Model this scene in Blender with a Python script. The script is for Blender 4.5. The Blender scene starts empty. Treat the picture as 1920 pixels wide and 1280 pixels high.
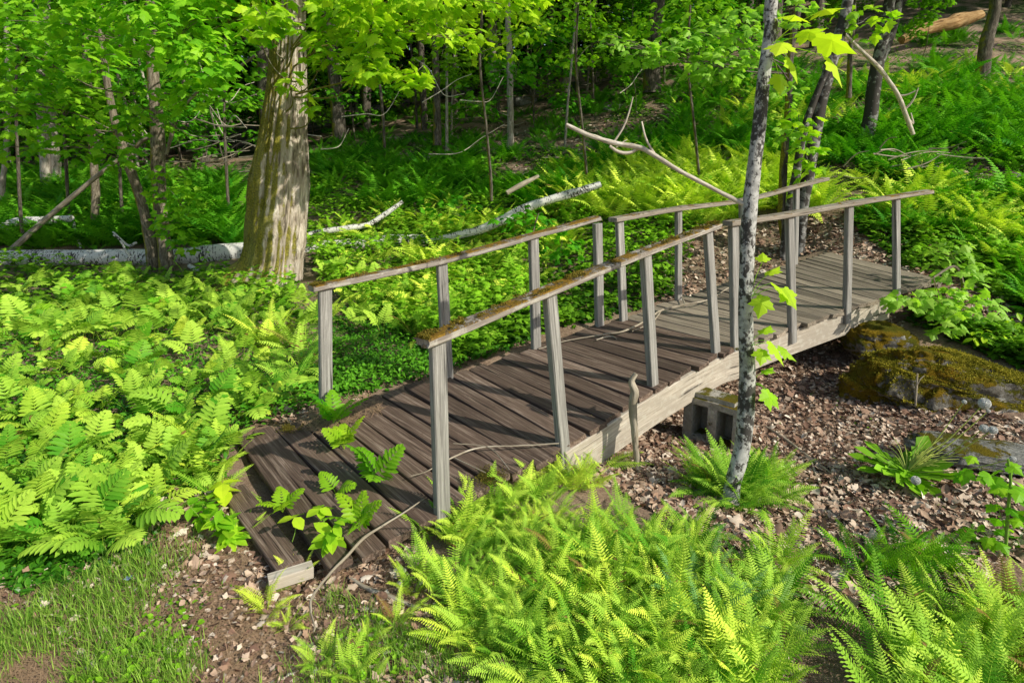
import bpy, math
import numpy as np
from mathutils import Vector, Matrix

PI = math.pi
rng = np.random.default_rng(11)
scene = bpy.context.scene
COL = scene.collection

# ------------------------------------------------------------------ camera model
F = 1085.0; PITCH = math.radians(12.0); CY = 522.0; CAMZ = 1.70
CP, SP = math.cos(PITCH), math.sin(PITCH)

def ray(px, py):
    px = np.asarray(px, float); py = np.asarray(py, float)
    x = (px - 960) / F; u = -(py - CY) / F
    return np.stack([x, CP + u * SP, -SP + u * CP], -1)

def at(px, py, Y):
    d = ray(px, py)
    return np.array([0, 0, CAMZ]) + d * (np.asarray(Y, float) / d[..., 1])[..., None]

def on(px, py, z):
    d = ray(px, py)
    return np.array([0, 0, CAMZ]) + d * ((np.asarray(z, float) - CAMZ) / d[..., 2])[..., None]

def m_per_px(Y, py=522):
    d = ray(960, py); return Y / d[1] / F

# ------------------------------------------------------------------ noise
def _hash(i, j, k, s):
    n = (i * 73856093) ^ (j * 19349663) ^ (k * 83492791) ^ (s * 2654435761)
    n = n & 0xffffffff
    n = ((n ^ (n >> 15)) * 2246822519) & 0xffffffff
    n = ((n ^ (n >> 13)) * 3266489917) & 0xffffffff
    return ((n ^ (n >> 16)) & 0xffffff) / float(0xffffff)

def vnoise(p, s=1):
    p = np.asarray(p, float)
    i = np.floor(p).astype(np.int64); f = p - i; f = f * f * (3 - 2 * f)
    r = 0
    for a in (0, 1):
        for b in (0, 1):
            for c in (0, 1):
                w = (f[..., 0] if a else 1 - f[..., 0]) * (f[..., 1] if b else 1 - f[..., 1]) * (f[..., 2] if c else 1 - f[..., 2])
                r = r + w * _hash(i[..., 0] + a, i[..., 1] + b, i[..., 2] + c, s)
    return r * 2 - 1

def fbm(p, s=1, o=4):
    r = 0; a = 1.0; q = np.asarray(p, float)
    for k in range(o):
        r = r + a * vnoise(q, s + k); q = q * 2.03; a *= 0.5
    return r

# ------------------------------------------------------------------ terrain
ctrl = []
for X, Y, Z in [(-6, 0, 0), (-3, 1, 0), (0, .5, 0), (3, 1, -.03), (7, 0, -.05), (0, 2, -.02), (-1.2, 2.2, 0), (-2.5, 2.6, 0), (-5, 3, .03),
                (-4, 5, .05), (-2, 5, .03), (-1, 4.3, .03), (-8, 6, .15), (-20, 0, .1), (20, 0, .6), (0, -20, .3), (-20, -15, .3), (20, -15, .3),
                (1.4, 2.2, -.08), (2.8, 2.3, -.08), (1.0, 3.0, -.16), (.45, 2.75, -.05), (1.35, 3.95, -.34), (.9, 4.2, -.3), (.5, 4.9, -.22), (2.1, 4.9, -.30), (1.9, 3.6, -.28),
                (2.8, 3.2, -.2), (3.3, 3.9, -.22), (4.6, 3.6, -.1), (3.0, 5.5, -.05), (1.2, 5.6, -.2), (2.4, 6.2, .05), (-.3, 5.2, -.03),
                (3.9, 6.3, .36), (4.6, 5.9, .36), (4.6, 4.9, .05), (5.4, 5.2, .2),
                (-.9, 2.05, -.07), (-1.1, 2.45, -.07), (-.72, 2.25, -.08), (-.45, 2.2, -.07), (-.85, 2.7, -.06), (-.6, 3.3, -.05), (-.2, 2.6, -.06), (-.5, 3.9, -.02)]:
    ctrl.append((X, Y, Z))
for px, py, Y in [(100, 520, 8.6), (510, 528, 7.9), (300, 505, 8.8), (150, 435, 10.5), (420, 430, 10.5), (50, 345, 14), (300, 335, 14.5),
                  (700, 500, 8.2), (650, 430, 10), (850, 440, 9.6), (1000, 480, 8.3), (900, 360, 12.2), (1100, 400, 9.6), (650, 350, 12.5), (1300, 400, 9.0),
                  (800, 270, 17), (1000, 270, 16), (650, 265, 18), (1200, 330, 11.5), (1400, 330, 10.8), (750, 215, 24), (1100, 180, 23), (1000, 150, 30),
                  (1480, 480, 7.8), (1560, 420, 8.0), (1620, 330, 10), (1500, 230, 14), (1700, 260, 11.5), (1850, 260, 11), (1880, 400, 8), (1800, 480, 6.9), (1900, 560, 5.8),
                  (1850, 130, 18), (1600, 120, 21), (1350, 150, 20), (1800, 40, 27), (1500, 60, 30), (1250, 120, 27), (2200, 300, 9), (2200, 100, 20), (2300, 700, 4.6),
                  (-300, 500, 9), (-300, 400, 12), (-200, 320, 17), (200, 300, 22), (450, 285, 24), (100, 285, 30), (600, 240, 30)]:
    p = at(px, py, Y); ctrl.append(tuple(p))
ctrl += [(-60, 10, 1.5), (-60, 60, 3), (0, 60, 9), (60, 60, 24), (60, 10, 12), (-25, 45, 4.0), (25, 45, 15), (0, 100, 16), (100, 100, 34), (-100, 100, 8), (-100, -50, 1), (100, -50, 3), (0, -90, 1)]
ctrl = np.array(ctrl)
_C = ctrl[:, :2]
def _phi(r): return np.sqrt(r * r + 0.15)
_A = _phi(np.linalg.norm(_C[:, None] - _C[None], axis=2)) - 0.012 * np.eye(len(_C))
_P = np.concatenate([np.ones((len(_C), 1)), _C], 1)
_M = np.block([[_A, _P], [_P.T, np.zeros((3, 3))]])
_W = np.linalg.solve(_M, np.concatenate([ctrl[:, 2], np.zeros(3)]))

def gz_raw(x, y):
    x = np.asarray(x, float); y = np.asarray(y, float)
    out = _W[-3] + _W[-2] * x + _W[-1] * y
    for k in range(len(_C)):
        out = out + _W[k] * _phi(np.hypot(x - _C[k, 0], y - _C[k, 1]))
    d = np.hypot(x, y)
    p = np.stack([x, y, 0 * x], -1)
    out = out + 0.02 * fbm(p * 1.7, 5, 3) + np.clip((d - 7) / 20, 0, 1) * .22 * fbm(p * .35, 9, 3)
    return out

def gz(x, y):
    return gz_raw(x, y)

_gx = np.linspace(-45, 45, 901); _gy = np.linspace(-5, 70, 751)
_GX, _GY = np.meshgrid(_gx, _gy, indexing='ij')
_GZ = gz_raw(_GX, _GY)
def gzf(x, y):
    fx = np.clip((x + 45) * 10, 0, 899.99); fy = np.clip((y + 5) * 10, 0, 749.99)
    i = fx.astype(int); j = fy.astype(int); u = fx - i; v = fy - j
    return (_GZ[i, j] * (1 - u) * (1 - v) + _GZ[i + 1, j] * u * (1 - v) + _GZ[i, j + 1] * (1 - u) * v + _GZ[i + 1, j + 1] * u * v)

def ong(px, py, tmax=65):
    """ground point seen at pixel; returns (points, valid)"""
    d = ray(px, py); d = d / d[..., 1:2]
    n = 700
    ts = 0.9 * (tmax / 0.9) ** np.linspace(0, 1, n)
    best = np.full(d.shape[:-1], np.nan)
    for t in ts:
        z = CAMZ + d[..., 2] * t
        g = gzf(d[..., 0] * t, np.full(d.shape[:-1], t))
        hit = np.isnan(best) & (z <= g)
        best[hit] = t
    ok = ~np.isnan(best); b = np.where(ok, best, 1)
    P = d * b[..., None]; P[..., 2] = gzf(P[..., 0], P[..., 1])
    return P, ok

def in_poly(x, y, poly):
    c = np.zeros(x.shape, bool); n = len(poly); j = n - 1
    for i in range(n):
        xi, yi = poly[i]; xj, yj = poly[j]
        t = ((yi > y) != (yj > y)) & (x < (xj - xi) * (y - yi) / (yj - yi + 1e-9) + xi)
        c ^= t; j = i
    return c

def sample_px(poly, n, rg, exclude=()):
    P = np.array(poly, float); lo = P.min(0); hi = P.max(0); xs = []; ys = []; c = 0
    while c < n:
        x = rg.uniform(lo[0], hi[0], n * 3); y = rg.uniform(lo[1], hi[1], n * 3)
        k = in_poly(x, y, poly)
        for e in exclude: k &= ~in_poly(x, y, e)
        xs.append(x[k]); ys.append(y[k]); c += k.sum()
    return np.concatenate(xs)[:n], np.concatenate(ys)[:n]

# ------------------------------------------------------------------ mesh builder
class MB:
    def __init__(s):
        s.v = []; s.t = []; s.q = []; s.lp = []; s.ti = []; s.n = 0; s.tm = []; s.qm = []
    def add(s, v, f, lp=None, tint=.5, mi=0):
        v = np.asarray(v, float).reshape(-1, 3)
        s.v.append(v); s.lp.append(v if lp is None else np.asarray(lp, float).reshape(-1, 3))
        s.ti.append(np.broadcast_to(np.asarray(tint, float), (len(v),)))
        f = np.asarray(f, np.int64)
        if f.size:
            if f.shape[1] == 3: s.t.append(f + s.n); s.tm.append(np.full(len(f), mi))
            else: s.q.append(f + s.n); s.qm.append(np.full(len(f), mi))
        s.n += len(v)
    def mesh(s, name, mats, smooth=False):
        me = bpy.data.meshes.new(name)
        v = np.concatenate(s.v); me.vertices.add(len(v)); me.vertices.foreach_set('co', v.ravel())
        t = np.concatenate(s.t) if s.t else np.zeros((0, 3), int); q = np.concatenate(s.q) if s.q else np.zeros((0, 4), int)
        loops = np.concatenate([t.ravel(), q.ravel()]).astype(np.int32)
        me.loops.add(len(loops)); me.loops.foreach_set('vertex_index', loops)
        st = np.concatenate([np.arange(len(t)) * 3, len(t) * 3 + np.arange(len(q)) * 4]).astype(np.int32)
        me.polygons.add(len(st)); me.polygons.foreach_set('loop_start', st)
        mi = np.concatenate((s.tm or [np.zeros(0)]) + (s.qm or [np.zeros(0)])).astype(np.int32)
        me.polygons.foreach_set('material_index', mi)
        me.polygons.foreach_set('use_smooth', np.full(len(st), bool(smooth)))
        a = me.attributes.new('lp', 'FLOAT_VECTOR', 'POINT'); a.data.foreach_set('vector', np.concatenate(s.lp).ravel())
        a = me.attributes.new('tint', 'FLOAT', 'POINT'); a.data.foreach_set('value', np.concatenate(s.ti))
        me.update(calc_edges=True); me.validate()
        for m in (mats if isinstance(mats, (list, tuple)) else [mats]): me.materials.append(m)
        return me

def link(name, me, parent=None, loc=None, rot=None, scale=None):
    o = bpy.data.objects.new(name, me); COL.objects.link(o)
    if loc is not None: o.location = loc
    if rot is not None: o.rotation_euler = rot
    if scale is not None: o.scale = (scale,) * 3 if np.isscalar(scale) else scale
    if parent is not None: o.parent = parent
    return o

def empty(name, loc=(0, 0, 0)):
    o = bpy.data.objects.new(name, None); o.location = loc; o.empty_display_size = .1; COL.objects.link(o); return o

def tag(o, label=None, cat=None, group=None, kind=None):
    if label: o['label'] = label
    if cat: o['category'] = cat
    if group: o['group'] = group
    if kind: o['kind'] = kind
    return o

def build(mb, name, mats, root=None, smooth=False):
    """mesh built in world space; parented under root with coordinates made local"""
    me = mb.mesh(name, mats, smooth)
    o = link(name, me, root)
    if root is not None:
        l = root.matrix_world.translation if False else Vector(root.location)
        p = root.parent
        while p: l = l + Vector(p.location); p = p.parent
        o.location = -l
    return o

def spline(pts, n):
    pts = np.asarray(pts, float); m = len(pts)
    if m == 2: return pts[0] + (pts[1] - pts[0]) * np.linspace(0, 1, n)[:, None]
    e = np.concatenate([[2 * pts[0] - pts[1]], pts, [2 * pts[-1] - pts[-2]]])
    t = np.linspace(0, m - 1 - 1e-9, n); i = t.astype(int); u = (t - i)[:, None]
    p0, p1, p2, p3 = e[i], e[i + 1], e[i + 2], e[i + 3]
    return .5 * (2 * p1 + (p2 - p0) * u + (2 * p0 - 5 * p1 + 4 * p2 - p3) * u ** 2 + (3 * p1 - p0 - 3 * p2 + p3) * u ** 3)

def tube(mb, pts, rad, n=8, seg=None, rough=0., rs=1., tint=.5, cap=True, seed=None, flute=0., mi=0, taper_end=False):
    """swept tube along a spline; pts Nx3, rad N or scalar"""
    pts = np.asarray(pts, float); rad = np.broadcast_to(np.asarray(rad, float), (len(pts),))
    seg = seg or max(4, (len(pts) - 1) * 4)
    pr = spline(np.concatenate([pts, rad[:, None]], 1), seg + 1)
    P = pr[:, :3]; R = np.maximum(pr[:, 3], 1e-4)
    T = np.gradient(P, axis=0); T /= np.linalg.norm(T, axis=1)[:, None] + 1e-12
    ref = np.array([0, 1., 0]) if abs(T[0, 1]) < .8 else np.array([1., 0, 0])
    A = np.cross(T, ref); A /= np.linalg.norm(A, axis=1)[:, None]; B = np.cross(T, A)
    th = np.linspace(0, 2 * PI, n, endpoint=False)
    L = np.concatenate([[0], np.cumsum(np.linalg.norm(np.diff(P, axis=0), axis=1))])
    sd = rng.integers(0, 1000) if seed is None else seed
    ct, st = np.cos(th), np.sin(th)
    r = np.repeat(R[:, None], n, 1)
    if rough:
        q = np.stack([np.broadcast_to(ct, r.shape) * rs + sd, np.broadcast_to(st, r.shape) * rs, np.repeat(L[:, None], n, 1) * rs * .6 / max(R.mean(), .01) * .5], -1)
        r = r * (1 + rough * fbm(q, 3, 3))
    if flute:
        q = np.stack([np.broadcast_to(ct, r.shape) * 8 + sd, np.broadcast_to(st, r.shape) * 8, np.repeat(L[:, None], n, 1) * 1.2], -1)
        r = r * (1 - flute * np.abs(vnoise(q, 8)))
    V = P[:, None] + r[..., None] * (ct[None, :, None] * A[:, None] + st[None, :, None] * B[:, None])
    lp = np.stack([np.broadcast_to(ct, r.shape) * R.mean() + sd * .37, np.broadcast_to(st, r.shape) * R.mean(), np.repeat(L[:, None], n, 1)], -1)
    i = np.arange(seg)[:, None] * n; j = np.arange(n)[None]; k = (j + 1) % n
    q = np.stack([i + j, i + k, i + n + k, i + n + j], -1).reshape(-1, 4)
    mb.add(V, q, lp, tint, mi)
    if cap:
        for e, o in ((0, 1), (seg, -1)):
            c = P[e]; vv = np.concatenate([V[e], [c]]); ll = np.concatenate([lp[e], [lp[e].mean(0)]])
            f = np.stack([np.arange(n), np.full(n, n), (np.arange(n) + 1) % n], 1)[:, ::o]
            mb.add(vv, f, ll, tint, mi + 0)

def board(mb, path, wdir, w, t, seg=None, bev=.004, rough=.002, tint=.5, seed=None, endrough=0.):
    """a bevelled plank swept along path (centre line); wdir: width direction; t thickness"""
    path = np.asarray(path, float)
    Ltot = np.linalg.norm(np.diff(path, axis=0), axis=1).sum()
    seg = seg or max(2, int(Ltot / .12))
    P = spline(path, seg + 1) if len(path) > 2 else path[0] + (path[1] - path[0]) * np.linspace(0, 1, seg + 1)[:, None]
    T = np.gradient(P, axis=0); T /= np.linalg.norm(T, axis=1)[:, None]
    W = np.broadcast_to(np.asarray(wdir, float), P.shape); W = W - (W * T).sum(1)[:, None] * T; W /= np.linalg.norm(W, axis=1)[:, None]
    N = np.cross(T, W)
    a, b = w / 2, t / 2
    prof = np.array([(-a, -b + bev), (-a + bev, -b), (0, -b), (a - bev, -b), (a, -b + bev), (a, b - bev), (a - bev, b), (0, b), (-a + bev, b), (-a, b - bev)])
    n = len(prof); sd = float(rng.uniform(0, 60)) if seed is None else seed
    L = np.concatenate([[0], np.cumsum(np.linalg.norm(np.diff(P, axis=0), axis=1))])
    V = P[:, None] + prof[None, :, 0:1] * W[:, None] + prof[None, :, 1:2] * N[:, None]
    lp = np.stack([np.repeat(L[:, None], n, 1) + sd, np.broadcast_to(prof[:, 0], (seg + 1, n)) + sd * .7, np.broadcast_to(prof[:, 1], (seg + 1, n)) + sd * .31], -1)
    if rough:
        V = V + rough * np.stack([vnoise(lp * np.array([4, 40, 40]), 3 + k) for k in range(3)], -1)
    if endrough:
        V[0] += T[0] * endrough * rng.uniform(-1, 1, (n, 1)); V[-1] += T[-1] * endrough * rng.uniform(-1, 1, (n, 1))
    i = np.arange(seg)[:, None] * n; j = np.arange(n)[None]; k = (j + 1) % n
    q = np.stack([i + j, i + n + j, i + n + k, i + k], -1).reshape(-1, 4)
    mb.add(V, q, lp, tint)
    for e, o in ((0, 1), (seg, -1)):
        c = V[e].mean(0); vv = np.concatenate([V[e], [c]]); ll = np.concatenate([lp[e], [lp[e].mean(0)]])
        f = np.stack([np.arange(n), (np.arange(n) + 1) % n, np.full(n, n)], 1)[:, ::o]
        mb.add(vv, f, ll, tint)

# ------------------------------------------------------------------ leaf shapes (base at origin, along +Y, normal +Z)
def leaf_maple(lobe=1.):
    half = [(0, 0), (.16, -.06), (.34, .02), (.30, .12), (.52, .22), (.50, .32), (.66, .46), (.50, .50), (.40, .52), (.30, .50), (.34, .66), (.26, .72), (.16, .80), (.0, 1.04)]
    pts = [(x * .85, y) for x, y in half] + [(-x * .85, y) for x, y in half[-2:0:-1]]
    v = np.array([(x, y, -.22 * abs(x) - .16 * y * y) for x, y in pts] + [(0, .38, .03)])
    n = len(pts); f = np.array([(i, (i + 1) % n, n) for i in range(n)]); return v, f

def leaf_maple_lo():
    pts = [(0, 0), (.42, .08), (.34, .28), (.60, .46), (.24, .52), (0, 1.), (-.24, .52), (-.60, .46), (-.34, .28), (-.42, .08)]
    v = np.array([(x, y, -.2 * abs(x) - .12 * y * y) for x, y in pts] + [(0, .36, .03)])
    n = len(pts); f = np.array([(i, (i + 1) % n, n) for i in range(n)]); return v, f

def leaf_ovate(w=.25, fold=.25, bend=.15):
    ys = [0, .25, .55, .82, 1]; ws = [.02, .8, 1, .55, 0]
    v = []; f = []
    for y, k in zip(ys, ws):
        z = -bend * y * y
        v += [(-w * k, y, z + fold * w * k), (0, y, z), (w * k, y, z + fold * w * k)]
    for i in range(4):
        a = i * 3; f += [(a, a + 1, a + 4, a + 3), (a + 1, a + 2, a + 5, a + 4)]
    return np.array(v, float), np.array(f)

def leaf_simple(w=.3):
    v = np.array([(0, 0, 0), (w, .45, .06), (0, 1, -.1), (-w, .45, .06)], float); return v, np.array([(0, 1, 2, 3)])

def leaf_frag(seed):
    r_ = np.random.default_rng(seed + 40); n = 9; th = np.linspace(0, 2 * PI, n, endpoint=False) + r_.uniform(-.2, .2, n)
    rr = r_.uniform(.28, .62, n) * np.where(np.arange(n) % 2, .75, 1.1); asp = r_.uniform(.5, .95)
    x = np.cos(th) * rr * asp; y = np.sin(th) * rr; z = .28 * r_.uniform(-1, 1) * x * x * 3 + .22 * y * y * r_.uniform(-1, 1.5) + r_.uniform(-.05, .05, n)
    v = np.concatenate([np.stack([x, y, z], 1), [(0, 0, .0)]]); f = np.array([(i, (i + 1) % n, n) for i in range(n)]); return v, f

def leaf_curl(w=.35, c=.3):
    ys = [0, .33, .7, 1.]; ws = [.35, 1, .85, .1]; v = []; f = []
    for i, (y, k) in enumerate(zip(ys, ws)):
        z = c * (y - .5) ** 2 * 2
        v += [(-w * k, y - .5, z + c * .7 * k * k * .5), (0, y - .5, z), (w * k, y - .5, z + c * .6 * k * k * .5)]
    for i in range(3):
        a = i * 3; f += [(a, a + 1, a + 4, a + 3), (a + 1, a + 2, a + 5, a + 4)]
    return np.array(v, float), np.array(f)

def rotmats(az, tilt, roll):
    """leaf pointing toward az (tip dir), tip raised by tilt, rolled about its axis"""
    ca, sa, ct, st, cr, sr = np.cos(az), np.sin(az), np.cos(tilt), np.sin(tilt), np.cos(roll), np.sin(roll)
    Y = np.stack([ca * ct, sa * ct, st], -1)
    X0 = np.stack([sa, -ca, 0 * ca], -1); Z0 = np.cross(X0, Y)
    X = X0 * cr[:, None] + Z0 * sr[:, None]; Z = np.cross(X, Y)
    return np.stack([X, Y, Z], -1)      # columns

def scatter(mb, leaf, pos, R, sc, tint, mi=0):
    v, f = leaf; n = len(pos)
    V = np.einsum('nij,kj->nki', R, v) * np.asarray(sc).reshape(-1, 1, 1) + pos[:, None]
    Fc = (f[None] + (np.arange(n) * len(v))[:, None, None]).reshape(-1, f.shape[1])
    lp = np.broadcast_to(v, V.shape)
    mb.add(V, Fc, lp, np.repeat(np.broadcast_to(tint, (n,)), len(v)), mi)

# ------------------------------------------------------------------ materials
class M:
    def __init__(s, name):
        s.m = bpy.data.materials.new(name); s.m.use_nodes = True; s.t = s.m.node_tree; s.t.nodes.clear(); s.out = s.n('ShaderNodeOutputMaterial')
    def n(s, typ, **k):
        x = s.t.nodes.new(typ)
        for a, b in k.items(): setattr(x, a, b)
        return x
    def l(s, a, b): s.t.links.new(a, b)
    def inp(s, node, i, val):
        if hasattr(val, 'is_output') or isinstance(val, bpy.types.NodeSocket): s.l(val, node.inputs[i])
        else: node.inputs[i].default_value = val
    def attr(s, name, vec=False):
        a = s.n('ShaderNodeAttribute', attribute_name=name); return a.outputs['Vector' if vec else 'Fac']
    def mapv(s, v, scale=(1, 1, 1), loc=(0, 0, 0)):
        m = s.n('ShaderNodeMapping'); s.l(v, m.inputs[0]); m.inputs['Scale'].default_value = scale; m.inputs['Location'].default_value = loc; return m.outputs[0]
    def noise(s, v, scale, detail=4, rough=.6, dist=0.):
        n = s.n('ShaderNodeTexNoise'); s.l(v, n.inputs['Vector']); n.inputs['Scale'].default_value = scale; n.inputs['Detail'].default_value = detail
        n.inputs['Roughness'].default_value = rough; n.inputs['Distortion'].default_value = dist; return n.outputs['Fac']
    def ramp(s, f, stops):
        r = s.n('ShaderNodeValToRGB'); s.inp(r, 0, f); e = r.color_ramp.elements
        while len(e) < len(stops): e.new(.5)
        for x, (p, c) in zip(e, stops):
            x.position = p; x.color = (*c, 1) if not np.isscalar(c) else (c, c, c, 1)
        return r.outputs[0]
    def mix(s, f, a, b, mode='MIX'):
        m = s.n('ShaderNodeMix', data_type='RGBA', blend_type=mode); s.inp(m, 0, f)
        for i, x in ((6, a), (7, b)):
            if isinstance(x, tuple): m.inputs[i].default_value = (*x, 1)
            else: s.l(x, m.inputs[i])
        return m.outputs[2]
    def math(s, op, a, b=0., c=0., clamp=False):
        m = s.n('ShaderNodeMath', operation=op, use_clamp=clamp); s.inp(m, 0, a); s.inp(m, 1, b); s.inp(m, 2, c); return m.outputs[0]
    def bump(s, h, strength=.5, dist=.01, nrm=None):
        b = s.n('ShaderNodeBump'); s.l(h, b.inputs['Height']); b.inputs['Strength'].default_value = strength; b.inputs['Distance'].default_value = dist
        if nrm: s.l(nrm, b.inputs['Normal'])
        return b.outputs[0]
    def pbr(s, col, rough=.8, spec=.3, nrm=None):
        p = s.n('ShaderNodeBsdfPrincipled')
        if isinstance(col, tuple): p.inputs['Base Color'].default_value = (*col, 1)
        else: s.l(col, p.inputs['Base Color'])
        s.inp(p, p.inputs.find('Roughness'), rough); p.inputs['Specular IOR Level'].default_value = spec
        if nrm: s.l(nrm, p.inputs['Normal'])
        return p.outputs[0]
    def done(s, sh): s.l(sh, s.out.inputs[0]); return s.m
    def pos(s): return s.n('ShaderNodeNewGeometry').outputs['Position']
    def nz(s):
        x = s.n('ShaderNodeSeparateXYZ'); s.l(s.n('ShaderNodeNewGeometry').outputs['Normal'], x.inputs[0]); return x.outputs[2]
    def nx(s):
        x = s.n('ShaderNodeSeparateXYZ'); s.l(s.n('ShaderNodeNewGeometry').outputs['Normal'], x.inputs[0]); return x.outputs[0]

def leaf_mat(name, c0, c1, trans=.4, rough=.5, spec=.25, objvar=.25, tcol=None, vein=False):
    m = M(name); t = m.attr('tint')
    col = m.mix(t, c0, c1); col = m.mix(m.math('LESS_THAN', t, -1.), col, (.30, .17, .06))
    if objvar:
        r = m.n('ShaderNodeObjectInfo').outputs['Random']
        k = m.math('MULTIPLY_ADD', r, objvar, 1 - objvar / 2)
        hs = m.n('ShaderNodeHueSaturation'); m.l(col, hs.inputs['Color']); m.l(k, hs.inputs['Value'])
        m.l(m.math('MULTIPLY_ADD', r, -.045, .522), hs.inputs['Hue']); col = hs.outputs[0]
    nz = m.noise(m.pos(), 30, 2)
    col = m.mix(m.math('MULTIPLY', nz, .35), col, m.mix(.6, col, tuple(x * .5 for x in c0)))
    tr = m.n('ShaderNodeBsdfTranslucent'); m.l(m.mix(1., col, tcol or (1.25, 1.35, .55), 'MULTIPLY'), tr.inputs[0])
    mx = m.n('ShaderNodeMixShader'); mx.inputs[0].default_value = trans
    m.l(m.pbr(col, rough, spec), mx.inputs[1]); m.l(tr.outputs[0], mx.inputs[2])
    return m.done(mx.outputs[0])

MAT = {}
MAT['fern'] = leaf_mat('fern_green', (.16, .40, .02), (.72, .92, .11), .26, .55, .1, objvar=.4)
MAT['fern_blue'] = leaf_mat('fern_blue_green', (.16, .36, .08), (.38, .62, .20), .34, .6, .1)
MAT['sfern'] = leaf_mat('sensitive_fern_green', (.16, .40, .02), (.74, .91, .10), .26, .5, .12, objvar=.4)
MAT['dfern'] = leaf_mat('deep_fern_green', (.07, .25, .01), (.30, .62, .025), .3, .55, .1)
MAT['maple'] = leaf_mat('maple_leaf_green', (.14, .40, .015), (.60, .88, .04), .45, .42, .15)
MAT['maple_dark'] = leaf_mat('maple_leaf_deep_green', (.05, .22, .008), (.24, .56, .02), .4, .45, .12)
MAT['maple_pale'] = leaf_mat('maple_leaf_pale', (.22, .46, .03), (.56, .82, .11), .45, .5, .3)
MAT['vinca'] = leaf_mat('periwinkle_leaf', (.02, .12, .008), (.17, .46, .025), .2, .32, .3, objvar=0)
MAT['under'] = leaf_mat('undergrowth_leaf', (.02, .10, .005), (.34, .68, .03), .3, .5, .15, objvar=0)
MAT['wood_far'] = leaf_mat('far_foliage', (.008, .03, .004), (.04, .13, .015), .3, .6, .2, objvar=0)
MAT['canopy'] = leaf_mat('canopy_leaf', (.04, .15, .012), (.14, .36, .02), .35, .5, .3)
MAT['grass'] = leaf_mat('grass_blade', (.09, .24, .012), (.44, .66, .10), .35, .5, .3, objvar=0)
MAT['conifer'] = leaf_mat('conifer_needles', (.01, .035, .008), (.03, .09, .015), .1, .6, .2)

def litter_mat():
    m = M('leaf_litter'); t = m.attr('tint')
    col = m.ramp(t, [(0, (.11, .06, .045)), (.25, (.32, .19, .125)), (.5, (.54, .38, .265)), (.75, (.72, .57, .43)), (1, (.95, .84, .70))])
    n = m.noise(m.pos(), 60, 3); col = m.mix(m.math('MULTIPLY', n, .6), col, (.10, .05, .035))
    return m.done(m.pbr(col, .75, .25))
MAT['litter'] = litter_mat()

def ground_mat():
    m = M('forest_floor'); p = m.pos()
    a = m.noise(p, 2.2, 5, .65); b = m.noise(p, 38, 6, .75); c = m.noise(p, 140, 4, .7)
    vor = m.n('ShaderNodeTexVoronoi'); m.l(p, vor.inputs['Vector']); vor.inputs['Scale'].default_value = 34
    base = m.ramp(b, [(.2, (.05, .03, .018)), (.45, (.24, .155, .11)), (.62, (.44, .31, .22)), (.8, (.62, .48, .36))])
    base = m.mix(.5, base, m.mix(1., m.ramp(vor.outputs['Color'], [(0, (.07, .035, .022)), (.5, (.22, .13, .085)), (1, (.44, .32, .22))]), base, 'MIX'))
    soil = m.ramp(c, [(.3, (.16, .10, .07)), (.65, (.55, .41, .30))])
    col = m.mix(m.ramp(a, [(.42, 0.), (.6, 1.)]), base, soil)
    g = m.noise(p, .9, 4); sep = m.n('ShaderNodeSeparateXYZ'); m.l(p, sep.inputs[0])
    far = m.math('MULTIPLY_ADD', sep.outputs[1], .14, -.75, clamp=True)
    gm = m.math('MULTIPLY', m.ramp(g, [(.42, 0.), (.58, 1.)]), far)
    col = m.mix(gm, col, m.ramp(b, [(.3, (.01, .035, .006)), (.7, (.05, .13, .02))]))
    st = m.noise(m.mapv(p, (60, 260, 60)), 1., 3, .6, 1.5); st2 = m.noise(m.mapv(p, (240, 50, 60)), 1., 3, .6, 1.5)
    strs = m.ramp(m.math('MAXIMUM', st, st2), [(.60, 0.), (.66, .8)]); col = m.mix(strs, col, (.46, .34, .24))
    h = m.math('ADD', m.math('ADD', m.math('MULTIPLY', b, .6), m.math('MULTIPLY', c, .3)), m.math('MULTIPLY', strs, .3))
    return m.done(m.pbr(col, .95, .1, m.bump(h, .9, .03)))
MAT['ground'] = ground_mat()

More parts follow.
